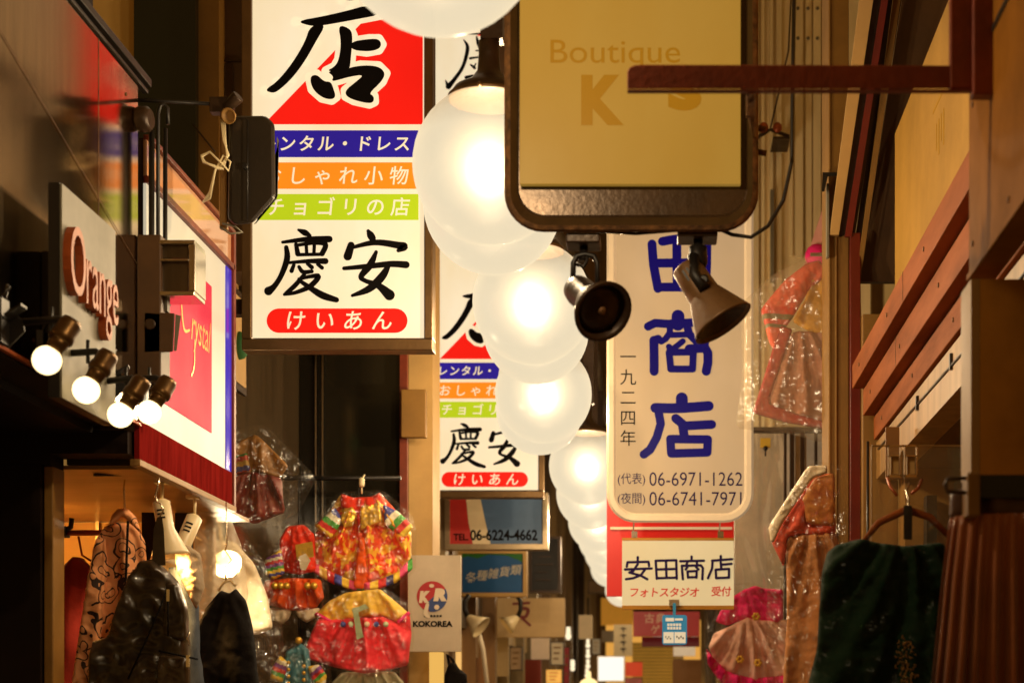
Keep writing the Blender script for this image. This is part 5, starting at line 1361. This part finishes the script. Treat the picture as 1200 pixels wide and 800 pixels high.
t = plate('beige_sign', 'plain beige sign behind a small gooseneck lamp, under the blue hills sign', 'sign', 573, 700, 662, 746, 16, flat('board_beige', (.50, .34, .16), .5), None)
b = MB(); pl = fac(16); b.stroke([(602, 707, 3), (620, 706, 3)], pl, .003); b.stroke([(611, 705, 4), (610, 716, 4), (604, 722, 3)], pl, .0034); b.stroke([(613, 712, 4), (619, 714, 4), (616, 722, 4), (609, 722, 3)], pl, .0038); b.stroke([(612, 724, 3), (621, 732, 3)], pl, .0042); b.build('faded_character', flat('faded_maroon', (.16, .02, .02)), t)
def goose(lab, px, py, d, sgn):
    t = thing('gooseneck_lamp', lab, 'lamp', W(px, py, d), 'far gooseneck lamps')
    b = MB(); b.lathe([(.015, 0), (.03, .015), (.06, .08), (.095, .14), (.09, .14), (.05, .08)], W(px, py, d), (-.75*sgn, -.2, -.6), 20, caps=False); b.build('shade', m_lampc, t)
    b = MB(); b.tube([W(px, py, d), W(px + 3*sgn, py-8, d), W(px + 3*sgn, py-18, d), W(px-2*sgn, py-26, d)], .02, 8); b.build('neck', m_black, t)
goose('gooseneck lamp with cream shade in front of the beige sign', 607, 722, 15.5, 1)
goose('gooseneck lamp with tan shade right of the pale logo board', 548, 722, 13, -1)
b = MB(); b.pbox(503, 763.5, 518, 840, 9.1, .08); tag(b.build('lit_column', glow('lit_column', (1, .55, .12), .85)), 'glowing orange light column right under the pale logo board', 'lamp')
b = MB(); b.cloth(garment([(778, 526, 534), (790, 522, 546), (840, 520, 552)], 8.9, .07, 24, .05, 4, 3), 0); b.tube([W(527, 782, 8.9), W(524, 766, 8.9), W(530, 772, 8.9), W(540, 790, 8.9)], .008, 6)
tag(b.build('black_bag', m_fblack), 'black bag hanging beside the orange light column', 'bag')
b = MB(); b.tube([W(560, 738, 13.2), W(566, 760, 13.2), W(574, 830, 13.2)], .018, 8)
tag(b.build('white_pole', m_whitet), 'white slanting pole below the tan gooseneck lamp', 'pole')

# ------------------------------------------------------------------ far shop fronts, each a building
rnd = random.Random(3)
fronts = [((.10,.055,.02),'umber'), ((.30,.19,.07),'ochre'), ((.05,.03,.014),'dark'), ((.38,.26,.12),'sand'), ((.16,.08,.025),'brown'), ((.24,.17,.08),'olive')]
fm = {n: M('front_'+n, c, .5, 0, .4, 3, stretch=(2, 2, .4)) for c, n in fronts}
y = 9.6; k = 0
ordn = ['first', 'second', 'third', 'fourth', 'fifth', 'sixth', 'seventh', 'eighth', 'ninth', 'tenth']
while y < 44:
    L_ = 2.6 + .06*y + rnd.uniform(0, 1.2); n = fronts[k % 6][1]
    t = thing('arcade_shop', '%s shop front from the camera on the left side behind the lamps, %s coloured' % (ordn[k], n), 'building', (-1.9, y, 0), 'far shop fronts')
    X = -1.62 - rnd.uniform(0, .15)
    b = MB(); b.box(X-.4, X, y, y+L_-.02, 0, 9); b.build('wall', fm[n], t)
    b = MB()
    for q in range(3): b.box(X-.1, X+.1+.04*q, y+.1+q*L_/3, y+.3+q*L_/3, 0, 8.5-q*.6)
    b.build('pilaster', fm[fronts[(k+3) % 6][1]], t)
    b = MB(); b.box(X, X+.06, y+.5, y+L_-.6, 2.35, 2.75); b.build('awning', fm[fronts[(k+1) % 6][1]], t)
    if k % 2 == 1:
        b = MB(); b.box(X, X+.02, y+.4, y+L_-.4, .8, 2.3); b.build('lit_window', glow('shop_light', (1, .55, .16), .95), t)
    y += L_; k += 1
y = 12.6; k = 0
while y < 44:
    L_ = 3.0 + .05*y + rnd.uniform(0, 1.2); n = fronts[(k+1) % 6][1]
    t = thing('arcade_shop', '%s shop front from the camera on the right side beyond the pink dress, %s coloured' % (ordn[k], n), 'building', (1.5, y, 0), 'far shop fronts')
    X = 1.05 + rnd.uniform(0, .12)
    b = MB(); b.box(X, X+.4, y, y+L_-.02, 0, 9); b.build('wall', fm[n], t)
    b = MB()
    for q in range(3): b.box(X-.1-.03*q, X+.1, y+.1+q*L_/3, y+.3+q*L_/3, 0, 8.5-q*.6)
    b.build('pilaster', fm[fronts[(k+4) % 6][1]], t)
    b = MB(); b.box(X-.02, X, y+.4, y+L_-.4, .8, 2.5); b.build('lit_window', glow('shop_light', (1, .60, .2), 1.0), t)
    y += L_; k += 1
t = thing('end_building', 'brown building closing the far end of the arcade', 'building', (-.5, 46, 0))
b = MB(); b.box(-6, 6, 46, 47, 0, 30); b.build('wall', fm['brown'], t)
b = MB()
for q in range(8): b.box(-3.2 + q*.75, -2.9 + q*.75, 45.9, 46, 0, 20)
b.build('pilaster', fm['umber'], t)
b = MB(); b.box(-1.5, 1.6, 45.6, 45.99, 0, 4.2); b.build('lit_shop', glow('end_shop_light', (1, .46, .08), .75), t)

# small far things, low centre
def small(name, lab, cat, x0, y0, x1, y1, d, mat, fr=None, fw=1.5, **kw): return plate(name, lab, cat, x0, y0, x1, y1, d, mat, fr, fw, **kw)
t = small('white_box_lamp', 'bright white square box lamp low in the far centre', 'lamp', 701, 769, 731, 797, 24, glow('white_box', (1, .93, .8), 1.15), m_whitet, 1.2)
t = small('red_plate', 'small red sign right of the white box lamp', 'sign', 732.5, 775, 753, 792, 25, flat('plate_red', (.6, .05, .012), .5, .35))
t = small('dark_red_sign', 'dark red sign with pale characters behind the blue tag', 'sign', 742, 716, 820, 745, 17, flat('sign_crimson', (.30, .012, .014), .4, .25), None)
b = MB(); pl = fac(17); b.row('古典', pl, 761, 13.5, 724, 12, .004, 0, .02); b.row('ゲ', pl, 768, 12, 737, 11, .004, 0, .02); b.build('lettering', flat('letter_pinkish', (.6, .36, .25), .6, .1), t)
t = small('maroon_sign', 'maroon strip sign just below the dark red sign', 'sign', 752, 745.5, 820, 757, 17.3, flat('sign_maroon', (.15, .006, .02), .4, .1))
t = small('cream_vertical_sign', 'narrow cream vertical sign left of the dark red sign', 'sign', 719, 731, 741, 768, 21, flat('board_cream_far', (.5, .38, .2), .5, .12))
b = MB()
for q in range(4):
    b.pbox(727, 735 + q*8, 734, 736.2 + q*8, 20.98, .01); b.pbox(730, 734 + q*8, 731.2, 740 + q*8, 20.97, .01)
b.build('faded_marks', m_dkbrown, t)
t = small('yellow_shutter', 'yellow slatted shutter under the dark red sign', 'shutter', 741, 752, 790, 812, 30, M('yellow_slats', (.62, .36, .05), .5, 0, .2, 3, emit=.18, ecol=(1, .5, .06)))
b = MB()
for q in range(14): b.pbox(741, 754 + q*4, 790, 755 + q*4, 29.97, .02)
b.build('slat_shadow_lines', M('slat_shadow', (.3, .16, .03), .6), t)  # dark strips paint the shadow lines between the slats
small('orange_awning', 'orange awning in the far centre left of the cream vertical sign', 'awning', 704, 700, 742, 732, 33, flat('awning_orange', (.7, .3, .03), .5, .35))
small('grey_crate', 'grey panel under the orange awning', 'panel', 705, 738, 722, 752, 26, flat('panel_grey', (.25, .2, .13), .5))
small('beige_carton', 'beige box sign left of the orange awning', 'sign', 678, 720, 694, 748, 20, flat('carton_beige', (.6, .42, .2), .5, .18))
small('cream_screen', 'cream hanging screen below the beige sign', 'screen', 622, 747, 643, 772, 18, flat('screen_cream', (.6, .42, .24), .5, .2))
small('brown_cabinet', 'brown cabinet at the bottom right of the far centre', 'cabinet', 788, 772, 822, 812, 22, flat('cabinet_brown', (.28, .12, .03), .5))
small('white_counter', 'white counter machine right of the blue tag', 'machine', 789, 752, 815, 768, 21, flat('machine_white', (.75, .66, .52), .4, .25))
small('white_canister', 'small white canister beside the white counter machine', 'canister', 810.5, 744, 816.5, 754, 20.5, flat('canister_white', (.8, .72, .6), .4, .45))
small('shutter_stack', 'cream slatted panel beside the white slanting pole', 'shutter', 578, 747, 596, 792, 16.5, flat('slat_cream', (.35, .27, .16), .5))
small('brown_board', 'brown board at the bottom right of the slanting pole', 'board', 551, 770, 568, 812, 14.5, flat('board_brown', (.22, .09, .02), .5))
small('red_goods', 'dark red goods hanging at the bottom, below the cream hanging screen', 'goods', 612, 772, 634, 812, 19, flat('goods_red', (.25, .03, .015), .5))
m_spark = glow('spark_bulb', (1, .82, .52), 1.25)
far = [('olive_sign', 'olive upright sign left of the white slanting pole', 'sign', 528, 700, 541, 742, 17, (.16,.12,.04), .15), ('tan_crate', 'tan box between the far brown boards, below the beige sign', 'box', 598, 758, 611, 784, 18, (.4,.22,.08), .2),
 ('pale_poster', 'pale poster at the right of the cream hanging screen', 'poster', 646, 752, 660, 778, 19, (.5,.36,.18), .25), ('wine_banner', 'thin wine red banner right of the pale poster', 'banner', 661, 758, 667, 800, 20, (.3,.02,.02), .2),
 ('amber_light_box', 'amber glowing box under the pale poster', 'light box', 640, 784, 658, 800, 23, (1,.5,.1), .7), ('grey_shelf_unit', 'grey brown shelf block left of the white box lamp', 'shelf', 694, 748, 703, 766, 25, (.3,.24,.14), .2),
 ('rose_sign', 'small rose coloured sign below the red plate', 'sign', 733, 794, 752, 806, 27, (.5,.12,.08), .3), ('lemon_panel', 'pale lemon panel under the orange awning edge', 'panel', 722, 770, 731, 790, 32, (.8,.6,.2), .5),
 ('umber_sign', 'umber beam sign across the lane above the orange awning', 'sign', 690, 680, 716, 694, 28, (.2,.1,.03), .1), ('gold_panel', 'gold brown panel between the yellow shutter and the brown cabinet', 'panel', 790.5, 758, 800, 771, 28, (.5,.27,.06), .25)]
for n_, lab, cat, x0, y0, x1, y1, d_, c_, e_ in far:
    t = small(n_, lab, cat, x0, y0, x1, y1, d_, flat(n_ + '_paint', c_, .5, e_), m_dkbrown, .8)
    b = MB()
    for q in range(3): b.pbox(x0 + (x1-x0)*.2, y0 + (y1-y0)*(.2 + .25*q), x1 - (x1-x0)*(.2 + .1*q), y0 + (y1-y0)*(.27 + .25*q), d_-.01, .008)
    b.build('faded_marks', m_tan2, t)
for i, (x, y, lab) in enumerate(((689, 756, 'top'), (689, 768, 'second from the top'), (689, 780, 'third from the top'), (688, 791, 'lowest'))):
    b = MB(); b.sphere(W(x, y, 22), .03, 12); b.lathe([(.02, .03), (.02, .09)], W(x, y, 22), (0, 0, 1), 8)
    tag(b.build('string_bulb', m_spark), '%s of the white bulbs strung vertically left of the white box lamp' % lab, 'bulb', 'white string bulbs')
b = MB(); b.tube([W(689, 700, 22.1), W(689, 830, 22.1)], .012, 6); tag(b.build('bulb_cable', m_black), 'cable of the vertical string of white bulbs', 'cable')
for i, (x, y, r_, lab) in enumerate(((666, 745, .036, 'white lamp at the right end of the beige sign'), (671, 783, .03, 'white lamp at the bottom left of the string bulbs'), (690, 806, .13, 'orange white globe at the bottom edge below the string bulbs'))):
    b = MB(); b.sphere(W(x, y, 21), r_, 16, 0, 1.3 if i == 0 else 1); b.lathe([(.03, r_*.9), (.025, r_+.08)], W(x, y, 21), (0, 0, 1), 10)
    tag(b.build('small_lamp', m_spark if i < 2 else glow('orange_globe', (1, .7, .3), 1.6)), lab, 'lamp')

# ------------------------------------------------------------------ right wall beyond the column
t = thing('ribbed_wall', 'cream ribbed metal wall between the gold sign and the right column', 'wall', (.85, 11, 0))
DW = 11.0
b = MB(); b.pbox(868, -400, 1020, 505, DW, .2); b.build('wall_sheet', m_creamp, t)
b = MB()
for x0, x1, o in ((880, 889, .05), (892, 896, .03), (902, 906, .05), (910, 916, .04), (926, 929, .03), (932, 941, .05), (944, 951, .03), (953, 962, .05), (964, 966, .03)):
    b.pbox(x0, -400, x1, 500 if x0 < 925 else 300, DW-o, o-.001)
b.build('ribs', m_creamp, t)
b = MB(); b.pbox(903, 222, 907, 330, DW-.09, .03); b.build('conduit_strip', m_greym, t)
b = MB()
for x in (932, 944, 955):
    for y in (10, 45, 80): b.sphere(W(x + (y % 7), y, DW-.05), .012, 8)
b.build('rivets', m_greym, t)
t = thing('insulator_bracket', 'cable bracket with two orange insulators on the ribbed wall', 'bracket', W(898, 155, 10.6))
b = MB()
for x in (895, 911): b.sphere(W(x, 150, 10.7), .03, 14, 0, 1.2)
b.build('insulators', m_copper, t)
b = MB(); b.tube([W(886, 162, 10.7), W(896, 156, 10.7), W(903, 152, 10.7), W(925, 160, 10.7)], .012, 8); b.tube([W(903, 150, 10.72), W(924, 60, 10.72), W(930, -60, 10.72)], .006, 6); b.pbox(906, 160, 926, 163, 10.7, .25); b.build('bar', m_dkbrown, t)
t = thing('pink_pennant', 'pink and white pointed cloth above the small red hemmed dress', 'pennant', W(955, 312, 8.6))
b = MB(); b.slab([W(x, y, 8.6) for x, y in ((968, 232), (972, 232), (985, 330), (936, 330))], [W(x, y, 8.64) for x, y in ((968, 232), (972, 232), (985, 330), (936, 330))]); b.build('cloth', M('pennant_pink', (.75, .35, .28), .6, 0, .3), t)
b = MB(); b.sphere(W(957, 300, 8.6), .06, 14); b.build('pink_blot', m_hotpink, t)
t = thing('grey_bracket_light', 'small grey bracket on the edge of the right column', 'bracket', W(968, 205, 7.2))
b = MB(); b.slab([W(x, y, 7.2) for x, y in ((964, 202), (982, 202), (982, 206), (970, 207), (966, 225), (963, 224))], [W(x, y, 7.27) for x, y in ((964, 202), (982, 202), (982, 206), (970, 207), (966, 225), (963, 224))]); b.build('bracket_arm', m_black, t)
b = MB(); b.pbox(969, 215, 971.5, 300, 7.25, .05); b.build('side_rail', m_greym, t)

t = thing('glass_showcase', 'glass shop showcase with dark posts beyond the right garments', 'shop front', (.8, 10.6, 0))
DG = 10.6
b = MB(); b.pbox(861, 506, 1000, 830, DG+.5, .05); b.build('back_panel', M('showcase_beige', (.45, .34, .22), .4, 0, .6, 3, emit=.10, ecol=(1, .75, .45)), t)
b = MB()
for x0, x1 in ((850, 858), (919, 922), (926, 931), (938, 943), (955, 958)): b.pbox(x0, 506, x1, 830, DG, .06)
b.pbox(850, 500, 1000, 506, DG, .06); b.build('posts', m_dkbrown, t)
b = MB(); b.pbox(932, 510, 938, 830, DG+.02, .03); b.pbox(943.5, 510, 945, 830, DG+.02, .03); b.build('metal_strips', m_steel, t)
b = MB(); b.pbox(860, 506.5, 918, 830, DG+.02, .006); b.build('glass_pane', plastic_film('show_glass', (1, .85, .6), .05, .10, 2, .05), t)
b = MB(); b.pbox(891, 513, 903, 524, DG-.03, .02, 0); b.sphere(W(897, 525, DG-.03), .016, 10, 1); b.tube([W(897, 525, DG-.03), W(897, 534, DG-.03)], .006, 6, 1); b.build('yellow_tag', [flat('tag_yellow', (.6, .4, .04), .5), m_black], t)
b = MB(); b.pbox(846, 612, 849.6, 690, 10.2, .05); b.pbox(838, 655, 846, 690, 10.3, .05); b.build('dark_stand', m_black, t)

for o in bpy.data.objects:
    if '_o' in o: del o['_o']
